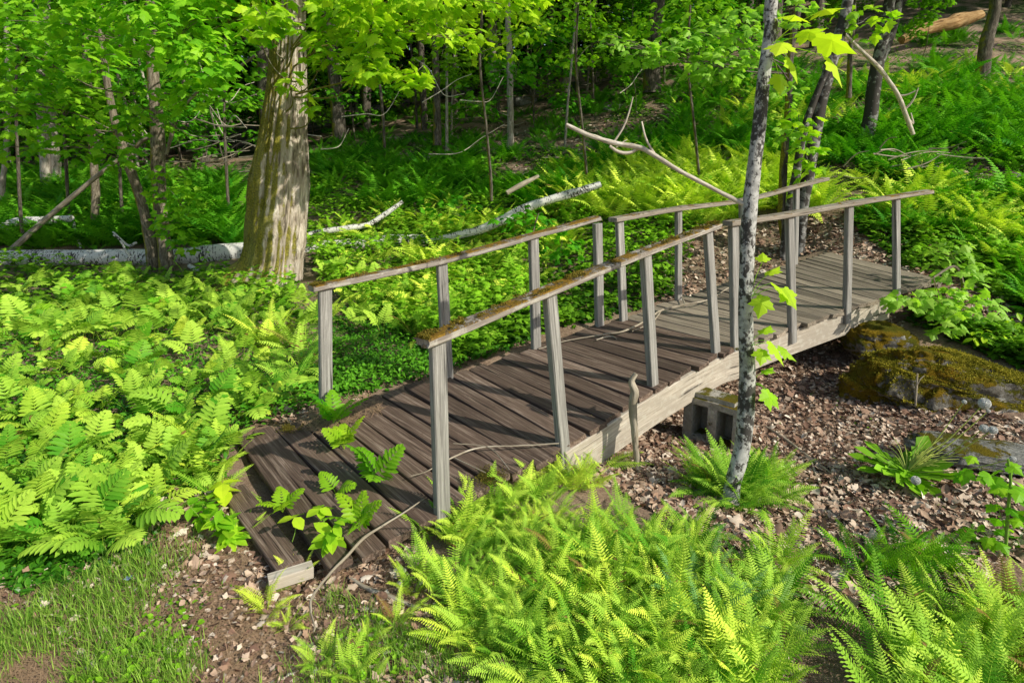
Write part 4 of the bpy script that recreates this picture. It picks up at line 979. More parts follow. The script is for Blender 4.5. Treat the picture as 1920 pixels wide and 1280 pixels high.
make_tree('maple_sapling', 'pale green leafy side branch spray hanging left of the blotched young trunk top', 'sapling',
    [dict(pts=[(1478, 480, 16), (1466, 400, 15), (1470, 300, 14), (1478, 200, 13), (1482, 100, 12), (1500, 0, 12)], Y=7.9, up=2, n=10)],
    MAT['bark_dark'], crown=[blob(1340, 130, 6.8, 55, 30, 50), blob(1270, 95, 6.9, 60, 30, 55), blob(1200, 100, 6.9, 45, 22, 30), blob(1390, 90, 6.8, 55, 35, 50), blob(1310, 60, 7., 55, 25, 40), blob(1150, 75, 7, 28, 12, 12), blob(1480, 175, 7.2, 30, 24, 22), blob(1475, 250, 7.5, 22, 24, 16), blob(1390, 40, 7., 70, 30, 45), blob(1480, 20, 7.2, 60, 30, 36)], cmat=MAT['maple_pale'], lsize=.12, seed=4, dens=1.3)
make_tree('maple_tree', 'dark twin-stemmed blotched trunk just behind the far end of the railing', 'tree',
    [dict(pts=[(1495, 490, 24), (1503, 400, 22), (1514, 330, 23), (1526, 260, 23), (1540, 190, 22), (1560, 110, 22), (1582, 40, 20), (1595, -20, 18)], Y=7.75, up=2.5, n=14, rough=.09),
     dict(pts=[(1468, 485, 14), (1478, 400, 15), (1492, 330, 15), (1506, 250, 14), (1530, 180, 12), (1556, 120, 11)], Y=7.7, n=12, rough=.09)],
    MAT['birch_dark'], crown=[blob(1515, 300, 7.3, 28, 60, 40), blob(1500, 230, 7.3, 30, 30, 24), blob(1620, 40, 7.8, 60, 34, 36)], crown_up=[(0, 1.2, 2.2, 260, 4)], lsize=.15, seed=5)
make_tree('tree', 'forked dark speckled trunk on the slope right of the railing end', 'tree',
    [dict(pts=[(1622, 268, 26), (1632, 220, 24), (1640, 150, 24), (1652, 90, 22), (1662, 40, 20), (1672, -20, 19)], Y=11.2, up=5, n=14, rough=.08),
     dict(pts=[(1648, 120, 16), (1672, 60, 16), (1684, 10, 15), (1690, -30, 15)], Y=11.2, up=4, sink=0, n=12)],
    MAT['birch_dark'], crown_up=[(0, 2.6, 4.0, 480, 26)], lsize=.18, seed=6)  # high crown enlarged out of view to cast shade on the woods behind
make_tree('tree', 'dark straight trunk standing high on the slope at the top right corner', 'tree',
    [dict(pts=[(1842, 135, 24), (1850, 80, 22), (1864, 20, 20), (1872, -30, 20)], Y=17, up=7, n=12)], MAT['bark_dark'], crown_up=[(0, 2, 3, 120, 6)], lsize=.16, seed=7)
make_tree('tree', 'thin grey trunk between the twin-stemmed tree and the forked trunk on the slope', 'tree',
    [dict(pts=[(1592, 172, 10), (1594, 100, 9), (1600, 40, 9), (1604, -30, 8)], Y=14.5, up=5, n=8)], MAT['bark_dark'], crown_up=[(0, 2, 2, 90, 5)], lsize=.16, seed=8)
make_tree('tree', 'slender grey trunk in mid background directly above the middle of the left handrail', 'tree',
    [dict(pts=[(957, 270, 13), (957, 200, 12), (955, 100, 12), (952, 20, 11), (950, -40, 11)], Y=14.6, up=6, n=10)], MAT['bark_pale'], crown=[blob(900, 190, 13.5, 60, 30, 50), blob(970, 130, 13.5, 70, 30, 60)], cmat=MAT['maple_dark'], crown_up=[(0, 2, 2.2, 90, 5)], lsize=.16, seed=9)
make_tree('tree', 'leaning sunlit pale trunk deep in the woods above the dead branch tip', 'tree',
    [dict(pts=[(1060, 165, 15), (1066, 130, 12), (1073, 90, 11), (1079, 40, 10), (1084, -20, 10)], Y=20, up=7, n=10)], MAT['bark_pale'], crown_up=[(0, 2, 2.5, 90, 5)], lsize=.18, seed=10)
make_tree('tree', 'peeling light brown trunk in the woods just left of the slender grey one', 'tree',
    [dict(pts=[(926, 150, 22), (924, 100, 22), (922, 50, 20), (920, -20, 20)], Y=21, up=7, n=12, rough=.2)], MAT['bark_pale'], crown_up=[(0, 2, 3, 90, 5)], lsize=.18, seed=11)
make_tree('tree', 'broad dark trunk in the woods behind the hanging maple spray', 'tree',
    [dict(pts=[(1222, 165, 32), (1224, 110, 30), (1230, 50, 28), (1236, -20, 26)], Y=19, up=8, n=14)], MAT['bark_dark'], crown_up=[(0, 2, 3, 120, 6)], lsize=.18, seed=12)
make_tree('tree', 'smaller dark trunk with slightly bent stem behind the left end of the lying birch log', 'tree',
    [dict(pts=[(178, 470, 17), (178, 420, 14), (178, 340, 14), (172, 260, 13), (166, 180, 13), (160, 80, 12), (156, -30, 12)], Y=10.2, up=4, n=12)], MAT['bark'], crown=[blob(150, 160, 10, 60, 40, 60), blob(210, 220, 10, 60, 30, 40)], cmat=MAT['maple_dark'], crown_up=[(0, 1.5, 2, 110, 6)], lsize=.18, seed=13, dens=2)
make_tree('tree', 'double grey trunk standing at far left beyond the ferns', 'tree',
    [dict(pts=[(90, 376, 20), (86, 320, 18), (80, 240, 18), (74, 150, 16), (70, 0, 15)], Y=13.4, up=5, n=12), dict(pts=[(112, 378, 20), (106, 330, 17), (98, 240, 17), (90, 150, 15), (86, 0, 14)], Y=13.5, up=5, n=12)],
    MAT['bark_pale'], crown=[blob(60, 130, 13, 90, 60, 120), blob(160, 80, 13, 90, 60, 120)], cmat=MAT['maple_dark'], crown_up=[(0, 2, 2.4, 120, 6)], lsize=.18, seed=14, dens=2)
make_tree('tree', 'thin grey stem rising along the left edge of the photo', 'tree',
    [dict(pts=[(2, 410, 12), (4, 350, 10), (12, 280, 9), (16, 200, 8), (12, 60, 8)], Y=11.5, up=3, n=8)], MAT['bark_pale'], crown=[blob(10, 160, 11, 60, 60, 60)], cmat=MAT['maple_dark'], crown_up=[(0, 1, 1.5, 80, 4)], lsize=.18, seed=15, dens=2)

make_tree('tree', 'mid-sized dark trunk in the woods right of the bright hanging leaves', 'tree',
    [dict(pts=[(820, 262, 15), (819, 200, 14), (817, 120, 13), (814, 40, 12), (812, -40, 12)], Y=16, up=6, n=10)], MAT['bark_dark'], crown=[blob(830, 130, 15, 80, 30, 90), blob(880, 60, 15, 90, 40, 110)], cmat=MAT['maple_dark'], crown_up=[(0, 2, 3, 200, 9)], lsize=.17, seed=41)  # dense unseen upper crown, added for more shadow on the slope
make_tree('tree', 'dark trunk standing just right of the massive furrowed one, behind it', 'tree',
    [dict(pts=[(688, 236, 17), (687, 160, 16), (685, 80, 15), (683, 0, 14), (682, -50, 14)], Y=19, up=6, n=10)], MAT['bark_dark'], crown=[blob(660, 110, 17, 90, 40, 110), blob(720, 60, 17, 80, 40, 90)], cmat=MAT['maple_dark'], crown_up=[(0, 2, 3, 200, 9)], lsize=.18, seed=42)  # upper crown thickened out of view for more shadow below
for q, (px, py, Y, lb) in enumerate([(120, 130, 10.5, 'dense dark green sapling foliage at the far upper left corner'), (220, 210, 10.8, 'leafy dark sapling behind the slim pair of stems'), (420, 130, 10.8, 'leafy sapling filling the gap left of the massive trunk top'), (30, 40, 9.5, 'leafy sapling crown cut by the top left corner of the photo')]):
    make_tree('sapling', lb, 'sapling', [dict(pts=[(px + 10, 420, 6), (px + 5, 330, 6), (px, 200, 5), (px + 4, 40, 4)], Y=Y, n=7)], MAT['bark_dark'],
        crown=[blob(px, py, Y, 90, 40, 110), blob(px - 50, py - 50, Y, 70, 30, 80), blob(px + 60, py - 60, Y, 80, 30, 90), blob(px + 20, py + 60, Y, 70, 24, 60)], cmat=MAT['maple_dark'], lsize=.13, seed=50 + q, twig=.006)  # darker leaf colour stands in for shade on the foliage further back
for q, (px, py, Y, lb) in enumerate([(900, 20, 9.5, 'bright leafy spray hanging into the top edge centre-left'), (1080, 30, 10.5, 'bright leafy spray at the top edge above the leaning pale trunk'), (1290, 20, 10, 'leafy spray at the top edge above the hanging pale branch')]):
    make_tree('sapling', lb, 'sapling', [dict(pts=[(px + 20, 330, 6), (px + 12, 240, 5), (px, 120, 5), (px + 4, 10, 4)], Y=Y, Y1=Y - .5, n=7, sink=.4)], MAT['bark_dark'],
        crown=[blob(px, py, Y, 100, 22, 110), blob(px - 70, py + 30, Y, 60, 16, 50), blob(px + 80, py + 40, Y, 60, 14, 50), blob(px + 10, py + 80, Y, 60, 12, 30)], cmat=MAT['maple'], lsize=.12, seed=60 + q, twig=.005)
# --- woods behind: trunks with high crowns, and leafy understory saplings; copies share meshes
def proto_tree(seed, h, r, mat, nleaf, cr, base=.35, lsize=.22, lm=None):
    rg = np.random.default_rng(seed); n = 6
    P = np.stack([np.cumsum(rg.normal(0, .16, n)) * np.linspace(0, 1, n), np.cumsum(rg.normal(0, .16, n)) * np.linspace(0, 1, n), np.linspace(-.3, h, n)], -1)
    m1 = MB(); tube(m1, P, np.linspace(r * 1.15, r * .3, n), 10, seg=24, rough=.1)
    tm = m1.mesh('trunk', mat, True); bl = []; sp = spline(P, 40)
    for k in range(nleaf // 60):
        z = h * rg.uniform(base, 1.03); a = rg.uniform(0, 2 * PI); q = (1.1 - z / h) ** .4 * cr * rg.uniform(.15, .8)
        bl.append((np.array([sp[-1, 0] * z / h + q * math.cos(a), sp[-1, 1] * z / h + q * math.sin(a), z]), (cr * .38, cr * .38, cr * .16), 60))
    m2 = MB(); leaves(m2, bl, MLo, lsize, rg, .3)
    cm = m2.mesh('crown', lm or MAT['canopy'])
    m3 = MB(); twigs(m3, sp, bl, rg, r * .3, 1); bm = m3.mesh('branches', mat, True)
    return tm, bm, cm
tall = [proto_tree(600 + i, [11, 13, 12, 14][i], [.10, .16, .13, .2][i], MAT['bark_dark'], 5200, 3.2, .33, .34) for i in range(4)]
low = [proto_tree(640 + i, [3.2, 4.5, 3.8, 5.5, 2.4][i], [.02, .035, .025, .04, .015][i], MAT['bark_dark'], [900, 1300, 1100, 1500, 700][i], [1.3, 1.7, 1.5, 2., 1.][i], .16, .15, MAT['maple_dark']) for i in range(5)]
thin = [proto_tree(660 + i, [7, 8, 6][i], [.035, .045, .03][i], [MAT['bark_pale'], MAT['bark_dark'], MAT['bark_pale']][i], 700, 1.4, .55, .17, MAT['maple_dark']) for i in range(3)]
def place_tree(protos, k, p, label, cat, group, rz, s, name='tree'):
    tm, bm, cm = protos[k]
    root = tag(empty(name, (p[0], p[1], p[2])), label, cat, group); root.rotation_euler = (0, 0, rz); root.scale = (s, s, s)
    link('trunk', tm, root); link('branches', bm, root); link('crown', cm, root)
rgw = np.random.default_rng(90)
def wood_zone(xr, Yr, n, protos, label, cat, group, mind, srange=(.85, 1.2), name='tree', keep=None):
    got = []
    for _ in range(n * 30):
        if len(got) >= n: break
        px = rgw.uniform(*xr); Y = Yr[0] * (Yr[1] / Yr[0]) ** rgw.uniform(0, 1) ; x = (px - 960) / F * Y; z = float(gzf(np.array([x]), np.array([Y]))[0])
        if any(math.hypot(x - a, Y - b) < mind * (Y / 20) for a, b in got): continue
        if keep and not keep(px, Y, z): continue
        got.append((x, Y))
        place_tree(protos, int(rgw.integers(len(protos))), (x, Y, z), label, cat, group, rgw.uniform(0, 6.28), rgw.uniform(*srange), name)
wood_zone((-250, 900), (17, 42), 34, tall, 'tall forest tree in the dark woods behind the massive furrowed trunk and left of it', 'tree', 'tall trees of the left woods', 1.6)
wood_zone((900, 1500), (22, 45), 16, tall, 'tall forest tree in the dark woods upslope of the bridge middle', 'tree', 'tall trees upslope of the bridge', 2.)
wood_zone((1450, 2150), (24, 45), 12, tall, 'tall forest tree beyond the ferny slope at the upper right', 'tree', 'tall trees beyond the right slope', 2.5)
wood_zone((-200, 1250), (14.5, 34), 62, thin, 'thin pole-like tree in the dark woods behind the ferns', 'tree', 'thin trees in the dark woods', .9, name='thin_tree')
wood_zone((-200, 620), (14.5, 24), 28, low, 'leafy understory sapling between the dark trunks at upper left', 'sapling', 'understory saplings at upper left', 1.3, name='sapling')
wood_zone((560, 1300), (17, 30), 24, low, 'leafy understory sapling among the trunks at top centre', 'sapling', 'understory saplings at top centre', 1.6, name='sapling')
wood_zone((1150, 2050), (19, 36), 16, low, 'leafy understory sapling at the top of the right slope', 'sapling', 'understory saplings on the right slope', 1.8, name='sapling')
# far wood closing the view
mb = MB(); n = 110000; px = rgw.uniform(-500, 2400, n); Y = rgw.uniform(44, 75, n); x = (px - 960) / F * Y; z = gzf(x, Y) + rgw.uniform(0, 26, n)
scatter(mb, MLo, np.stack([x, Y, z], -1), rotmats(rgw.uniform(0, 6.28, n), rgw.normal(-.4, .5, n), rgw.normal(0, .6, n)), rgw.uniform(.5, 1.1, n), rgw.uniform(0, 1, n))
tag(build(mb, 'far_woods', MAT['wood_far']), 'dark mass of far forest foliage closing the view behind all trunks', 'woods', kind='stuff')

# --- shrubs and saplings near the bridge
make_tree('maple_sapling', 'leafy pale green maple sapling arching over the far right end of the deck', 'sapling',
    [dict(pts=[(1800, 590, 6), (1806, 540, 6), (1790, 500, 5), (1750, 520, 4)], Y=5.4, Y1=5.0, n=6, sink=.05)], MAT['bark'],
    crown=[blob(1760, 570, 4.9, 60, 34, 70), blob(1700, 560, 4.8, 36, 18, 26), blob(1830, 570, 5.0, 45, 40, 50), blob(1790, 520, 5.2, 45, 30, 34), blob(1780, 470, 5.6, 45, 30, 30), blob(1770, 610, 4.9, 30, 22, 22)], cmat=MAT['maple_pale'], lsize=.10, seed=21, twig=.004)
make_tree('maple_sapling', 'small maple sapling with dark green leaves cut by the right edge beside the dandelion', 'sapling',
    [dict(pts=[(1885, 1040, 6), (1890, 960, 6), (1895, 900, 5), (1890, 860, 4)], Y=2.33, Y1=2.35, n=6, sink=.05)], MAT['stem'],
    crown=[blob(1890, 930, 2.35, 50, 60, 26), blob(1850, 880, 2.4, 50, 30, 9), blob(1920, 1000, 2.4, 40, 40, 16), blob(1850, 1000, 2.4, 40, 30, 10)], lsize=.075, seed=22, twig=.002)
make_tree('shrub', 'low leafy shrub with oval leaves behind the mossy boulder at the right edge', 'shrub',
    [dict(pts=[(1880, 670, 4), (1870, 640, 4), (1865, 615, 3)], Y=5.0, n=5, sink=.05)], MAT['stem'], crown=[blob(1865, 640, 4.9, 40, 26, 40), blob(1905, 610, 5, 30, 30, 40), blob(1830, 632, 4.9, 22, 14, 14)], leaf=leaf_ovate(.28, .2, .15), cmat=MAT['maple'], lsize=.085, seed=23, twig=.003)
make_tree('maple_sapling', 'short leafy maple sapling behind the left handrail joint', 'sapling',
    [dict(pts=[(1010, 500, 4), (1000, 440, 4), (1010, 400, 3)], Y=7.4, n=5, sink=.1)], MAT['bark'], crown=[blob(980, 410, 7.4, 60, 26, 60), blob(840, 390, 8.4, 60, 26, 50), blob(1060, 460, 7.2, 50, 30, 40)], cmat=MAT['maple_dark'], lsize=.11, seed=24, twig=.004)

# --- logs and branches
def log(name, label, cat, pts, Y, Y1, mat, n=16, rough=.06, group=None, extra=(), raise_=0., caps=True):
    def pl(p_, a_, b_):
        if isinstance(a_, str):
            q_ = np.array([ong(np.array([x_]), np.array([y_]))[0][0] for x_, y_, w_ in p_])
        elif isinstance(a_, tuple):
            q_ = np.array([on(x_, y_, z_) for (x_, y_, w_), z_ in zip(p_, np.linspace(a_[0], a_[1], len(p_)))])
        else: return px_line(p_, a_, b_)
        r_ = np.array([w_ * .5 * Q_[1] / F / (CP + (-(y_ - CY) / F) * SP) for (x_, y_, w_), Q_ in zip(p_, q_)]); q_[:, 2] += r_ * .8 + (.012 if isinstance(a_, str) else 0); return q_, r_
    P, r = pl(pts, Y, Y1); root = tag(empty(name, tuple(P[0])), label, cat, group)
    mb = MB(); tube(mb, P, r, n, seg=len(pts) * 8, rough=rough); build(mb, 'stem', mat, root, smooth=True)
    for e in extra:
        m2 = MB(); Q, q = pl(e[0], e[1], e[2]); tube(m2, Q, q, 6, seg=12, rough=.1); build(m2, 'branch', e[3] if len(e) > 3 else mat, root, smooth=True)
    return root
log('birch_log', 'long white birch log lying behind the massive trunk from the left edge of the photo', 'log',
    [(-120, 492, 40), (0, 487, 34), (120, 484, 31), (230, 482, 30), (330, 484, 33), (420, 475, 38), (520, 470, 36), (640, 464, 30), (740, 452, 25), (800, 450, 20)], 8.9, 9.3, MAT['birch'],
    extra=[([(355, 498, 9), (372, 508, 9), (388, 520, 8)], 8.7, 8.5), ([(240, 478, 4), (225, 450, 4), (212, 440, 3)], 8.9, 8.9), ([(255, 455, 5), (240, 460, 5), (218, 440, 4), (212, 435, 3)], 9.0, 9.1)])
log('birch_log', 'bent broken birch limb propped above the long white log at the left edge', 'log',
    [(-20, 470, 24), (0, 440, 22), (15, 424, 20), (40, 415, 16), (90, 413, 14), (135, 410, 13)], 9.8, 9.8, MAT['birch'], extra=[([(137, 412, 5), (142, 435, 5), (152, 465, 5)], 9.8, 9.7)])
log('birch_log', 'white birch log slanting up from foliage to a broken end above the left handrail', 'log',
    [(800, 455, 11.5), (850, 443, 13.9), (900, 431, 15.6), (945, 411, 17.2), (985, 391, 17.2), (1030, 375, 15.6), (1085, 359, 15.6), (1126, 346, 12.3)], 8.6, 8.8, MAT['birch'], rough=.09)
log('birch_log', 'thin birch stem half hidden in leaves right of the massive trunk', 'log',
    [(560, 449, 8.2), (590, 437, 9.8), (650, 428, 11.5), (690, 421, 9.0), (720, 403, 9.8), (755, 378, 6.6)], 9.3, 9.8, MAT['birch'])
log('fallen_branch', 'short weathered grey stick poking from leaves above the slanting birch log', 'branch', [(950, 362, 9), (980, 345, 10), (1010, 330, 6)], 9.6, 9.8, MAT['deadwood'])
log('leaning_pole', 'thin dead pole leaning up to the right at far left over the lying birch log', 'dead pole', [(22, 468, 11), (70, 425, 10), (120, 382, 9), (180, 332, 8), (235, 290, 6)], 9.3, 9.2, MAT['deadwood'])
log('dead_branch', 'tall bent bare branch arching up left from the brush on the right slope', 'branch',
    [(1712, 252, 7.5), (1698, 215, 8.2), (1684, 180, 8.2), (1665, 150, 7.5), (1648, 128, 8.2), (1620, 100, 6.8), (1590, 70, 5.2), (1570, 45, 3.8)], 8.9, 8.7, MAT['dead_pale'],
    extra=[([(1697, 205, 4.5), (1712, 188, 3.8), (1722, 165, 2.2)], 8.9, 8.8), ([(1685, 180, 3.8), (1700, 178, 3.0), (1718, 170, 2.2)], 8.9, 8.8), ([(1700, 218, 3.8), (1712, 232, 3.8), (1708, 212, 2.2)], 8.9, 8.9)])
log('rotten_log', 'orange-brown rotten log lying across the sunny slope at the top right', 'log', [(1690, 75, 14), (1740, 52, 22), (1790, 42, 24), (1840, 28, 14)], 22, 23, MAT['rotwood'], rough=.25)
log('stick', 'curved dry stick resting across the end of the lowest deck boards', 'stick', [(583, 1150, 4.5), (586, 1120, 5.2), (620, 1075, 5.2), (650, 1045, 6.0), (680, 1012, 6.0), (712, 990, 4.5), (760, 960, 3.0), (795, 935, 2.2)], (.02, .10), 0, MAT['deadwood'], n=7,
    extra=[([(583, 1150, 3.8), (590, 1175, 3.8), (588, 1185, 3.0)], (.02, .0), 0)])
log('stick', 'long thin twig lying on the deck between the two nearest right posts', 'stick', [(770, 893, 2.2), (800, 884, 2.2), (850, 858, 3.8), (900, 840, 3.0), (980, 836, 3.0), (1048, 832, 3.0)], (.10, .13), 0, MAT['deadwood'], n=6,
    extra=[([(850, 832, 2.2), (900, 836, 3.0), (925, 845, 2.2), (955, 880, 1.5)], (.13, .11), 0), ([(850, 858, 3.0), (880, 872, 2.2), (910, 886, 1.5)], (.11, .11), 0)])
log('stick', 'short curved stick lying on the leaves at the bottom beneath the fern patch', 'stick', [(655, 1092, 7.5), (690, 1115, 9.0), (730, 1128, 9.8), (770, 1142, 8.2), (820, 1160, 6.8), (920, 1195, 6.8)], 'g', 0, MAT['deadwood'], n=8, rough=.15)
log('stick', 'pale forked twig crossing the middle of the deck beside the left posts', 'stick', [(1130, 628, 3.0), (1170, 622, 3.8), (1215, 600, 3.8), (1240, 583, 3.8), (1285, 572, 3.0), (1330, 562, 3.0), (1366, 540, 2.2)], (.26, .39), 0, MAT['deadwood'], n=6,
    extra=[([(1240, 583, 3.0), (1222, 605, 3.0), (1185, 622, 2.2)], (.32, .28), 0), ([(1010, 655, 1.5), (1060, 640, 2.2), (1130, 628, 2.2)], (.21, .26), 0), ([(1285, 572, 2.2), (1275, 552, 2.2), (1262, 540, 1.5)], (.33, .36), 0)])
log('stick', 'tiny crooked pale twig lying on the deck near the middle right post', 'stick', [(1118, 638, 2.2), (1135, 633, 3.0), (1148, 632, 3.0), (1156, 636, 2.2)], (.25, .25), 0, MAT['deadwood'], n=5)
log('stick', 'forked greyish stick lying on the leaf litter right of the blotched young tree', 'stick', [(1436, 805, 5.2), (1470, 828, 6.0), (1510, 860, 6.0), (1545, 885, 5.2), (1580, 915, 3.8), (1605, 950, 3.0)], 'g', 0, MAT['deadwood'], n=7,
    extra=[([(1520, 872, 4.5), (1535, 910, 4.5), (1560, 940, 3.8), (1585, 965, 3.0)], 'g', 0)])
log('stick', 'thin straight twig lying on the litter between bridge and boulder', 'stick', [(1480, 670, 1.9), (1530, 705, 2.2), (1600, 790, 1.9)], 'g', 0, MAT['deadwood'], n=5)
log('upright_stick', 'crooked upright grey stick standing in front of the bridge beam', 'stick', [(1196, 878, 12), (1192, 840, 12), (1190, 800, 13), (1186, 760, 15), (1190, 735, 14), (1184, 715, 11), (1192, 700, 9)], 3.10, 3.12, MAT['deadwood'], n=10, rough=.18)
log('upright_stick', 'thin pale forked twig standing in front of the mossy boulder', 'stick', [(1716, 760, 4), (1718, 730, 4), (1720, 700, 3)], 3.82, 3.84, MAT['deadwood'], n=5, extra=[([(1719, 722, 2.5), (1726, 710, 2), (1733, 704, 1.5)], 3.83, 3.83)])
rgb = np.random.default_rng(31)
for k in range(16):
    x0 = rgb.uniform(1570, 1760); y0 = rgb.uniform(275, 335); a = rgb.uniform(-.9, .9) ; L_ = rgb.uniform(40, 110); Y = 8.6 + rgb.uniform(0, .8)
    mx, my = x0 + L_ * .5 * math.cos(a), y0 - L_ * .5 * math.sin(a) * .6 - rgb.uniform(-6, 10); x1, y1 = x0 + L_ * math.cos(a), y0 - L_ * math.sin(a) * .6
    log('fallen_branch', 'bare grey stick in the tangled brush pile right of the railing end', 'branch', [(x0, y0, 2.6), (mx, my, 2.4), (x1, y1, 1.2)], Y, Y + rgb.uniform(-.4, .4), MAT['deadwood'], n=5, group='sticks of the brush pile')
for k in range(14):   # bare twigs of the undergrowth between the maple stems and the massive trunk
    x0, y0 = rgb.uniform(330, 470), rgb.uniform(230, 330); s = rgb.choice([-1, 1]); L_ = rgb.uniform(40, 120)
    log('dead_twig', 'bare dead twig crossing the dark gap left of the massive trunk', 'twig', [(x0, y0, 2), (x0 + s * L_ * .5, y0 - rgb.uniform(-4, 12), 1.8), (x0 + s * L_, y0 - rgb.uniform(-10, 40), 1)], 8.9 + rgb.uniform(0, .8), 9. + rgb.uniform(0, .6), MAT['deadwood'], n=5, group='bare twigs left of the massive trunk')
for k in range(22):
    x0, y0 = rgb.uniform(20, 1180), rgb.uniform(120, 300); s = rgb.choice([-1, 1]); L_ = rgb.uniform(50, 150); Y = rgb.uniform(11, 15)
    log('dead_twig', 'thin bare twig hanging among the trunks of the dark woods', 'twig', [(x0, y0, 2), (x0 + s * L_ * .4, y0 - rgb.uniform(-16, 25), 1.8), (x0 + s * L_ * .7, y0 - rgb.uniform(0, 50), 1.4), (x0 + s * L_, y0 - rgb.uniform(0, 70), 1)], Y, Y + .6, MAT['dead_pale'], n=5, group='bare twigs of the dark woods')
log('dead_branch', 'longer bare branch rising right toward the massive trunk from the slim maple pair', 'branch', [(318, 240, 3), (345, 200, 5), (385, 160, 6), (430, 138, 6), (478, 105, 5)], 8.6, 8.2, MAT['deadwood'], n=6)
for k in range(16):
    x0, y0 = rgb.uniform(640, 1150), rgb.uniform(215, 340); s = rgb.choice([-1, 1]); L_ = rgb.uniform(40, 130); P, ok = ong(np.array([x0]), np.array([y0])); Y = float(P[0][1])
    log('fallen_branch', 'thin fallen stick on the brown forest floor above the left handrail', 'branch', [(x0, y0 - 2, 2.6), (x0 + L_ * .5, y0 - rgb.uniform(2, 9), 2.4), (x0 + L_, y0 + rgb.uniform(-14, 4), 1.2)], Y * .985, Y * .99, MAT['deadwood'], n=5, group='fallen sticks on the forest floor')

# --- stones and block
def boulder(name, label, cat, c, rad, mat, seed, rotz=0., n=90, amp=.22, flat=.0, freq=1.6, shape=None, tilt=0.):
    u = np.linspace(0, PI, n); v = np.linspace(0, 2 * PI, 2 * n, endpoint=False); U, Vv = np.meshgrid(u, v, indexing='ij')
    d = np.stack([np.sin(U) * np.cos(Vv), np.sin(U) * np.sin(Vv), np.cos(U)], -1)
    dd = np.sign(d) * np.abs(d) ** .72
    r = 1 + amp * fbm(d * freq + seed, seed, 5) + .05 * vnoise(d * 9, seed + 3)
    r = r + .035 * fbm(d * 16, seed + 9, 4)
    P = dd * r[..., None] * np.asarray(rad)
    if shape: P = shape(P)
    c_, s_ = math.cos(tilt), math.sin(tilt); P = np.stack([P[..., 0] * c_ + P[..., 2] * s_, P[..., 1], -P[..., 0] * s_ + P[..., 2] * c_], -1)
    ca, sa = math.cos(rotz), math.sin(rotz); P = np.stack([P[..., 0] * ca - P[..., 1] * sa, P[..., 0] * sa + P[..., 1] * ca, P[..., 2]], -1) + np.asarray(c)
    m_ = 2 * n; i = np.arange(n - 1)[:, None] * m_; j = np.arange(m_)[None]; k = (j + 1) % m_
    mb = MB(); mb.add(P.reshape(-1, 3), np.stack([i + j, i + m_ + j, i + m_ + k, i + k], -1).reshape(-1, 4))
    o = build(mb, name, mat, smooth=True); return tag(o, label, cat)
bc = at(1800, 745, 4.2)
def bshape(P):
    x = P[..., 0:1]; z = P[..., 2:3]
    return np.concatenate([x, P[..., 1:2], z * (1 - .22 * (x > 0) * np.abs(x) / .75) + .03 * np.sin(z * 30 + x * 3)], -1)
bo = boulder('boulder', 'long low boulder thickly covered in orange and green moss right of the bridge', 'boulder', bc + [.12, .14, -.05], (.80, .30, .29), MAT['rock'], 12, rotz=-.14, n=150, amp=.15, freq=1.9, shape=bshape, tilt=.16)
def rock_moss(o, n, seed, zmin=.4, thr=.08, size=(.006, .014)):
    rg_ = np.random.default_rng(seed); me = o.data; m_ = len(me.vertices); V = np.empty(m_ * 3); me.vertices.foreach_get('co', V); V = V.reshape(-1, 3); N = np.empty(m_ * 3); me.vertices.foreach_get('normal', N); N = N.reshape(-1, 3)
    q = fbm(V * 5, seed, 4) * .7 + vnoise(V * 30, seed + 1) * .25; w_ = np.where((N[:, 2] > zmin - 1.1 * q) & (q > thr - .5 * N[:, 2]) & (V[:, 1] < V[:, 1].mean() + .25), 1., 0.); k_ = rg_.choice(m_, n, p=w_ / w_.sum())
    P = V[k_] + rg_.normal(0, .006, (n, 3)); Nn = N[k_]; az = rg_.uniform(0, 6.28, n); mb_ = MB()
    R_ = rotmats(az, rg_.uniform(.1, 1.2, n), rg_.uniform(-.8, .8, n)); scatter(mb_, leaf_simple(.4), P, R_, rg_.uniform(*size, n), np.clip(.5 + q[k_] * .6 + rg_.normal(0, .2, n), 0, 1))
    return link('moss', mb_.mesh('moss', MAT['moss_rock']), o)
rock_moss(bo, 60000, 3)
boulder('rock', 'smaller mossy rock between the boulder and the end of the bridge beam', 'rock', at(1650, 618, 4.95) + [0, 0, -.10], (.26, .2, .14), MAT['rock'], 5, n=50)
boulder('rock', 'flat grey stone slab lying behind the dandelion at the right edge', 'rock', at(1870, 845, 3.2) + [0, .05, -.05], (.42, .17, .06), MAT['stone'], 8, rotz=-.35, n=50, amp=.12)
for q, (px, py, s, lb) in enumerate([(1145, 205, .28, 'brown rotten stump-like rock on the dark slope above the dead branch'), (985, 195, .45, 'large grey rock among trunks at top centre'), (1010, 175, .38, 'rounded grey rock beside the larger one at top centre'), (1900, 345, .22, 'grey rock in the ferns at the right edge')]):
    P, ok = ong(np.array([px]), np.array([py])); boulder('rock', lb, 'rock', P[0], (s, s * .8, s * .6), MAT['stone'], 20 + q, n=30)
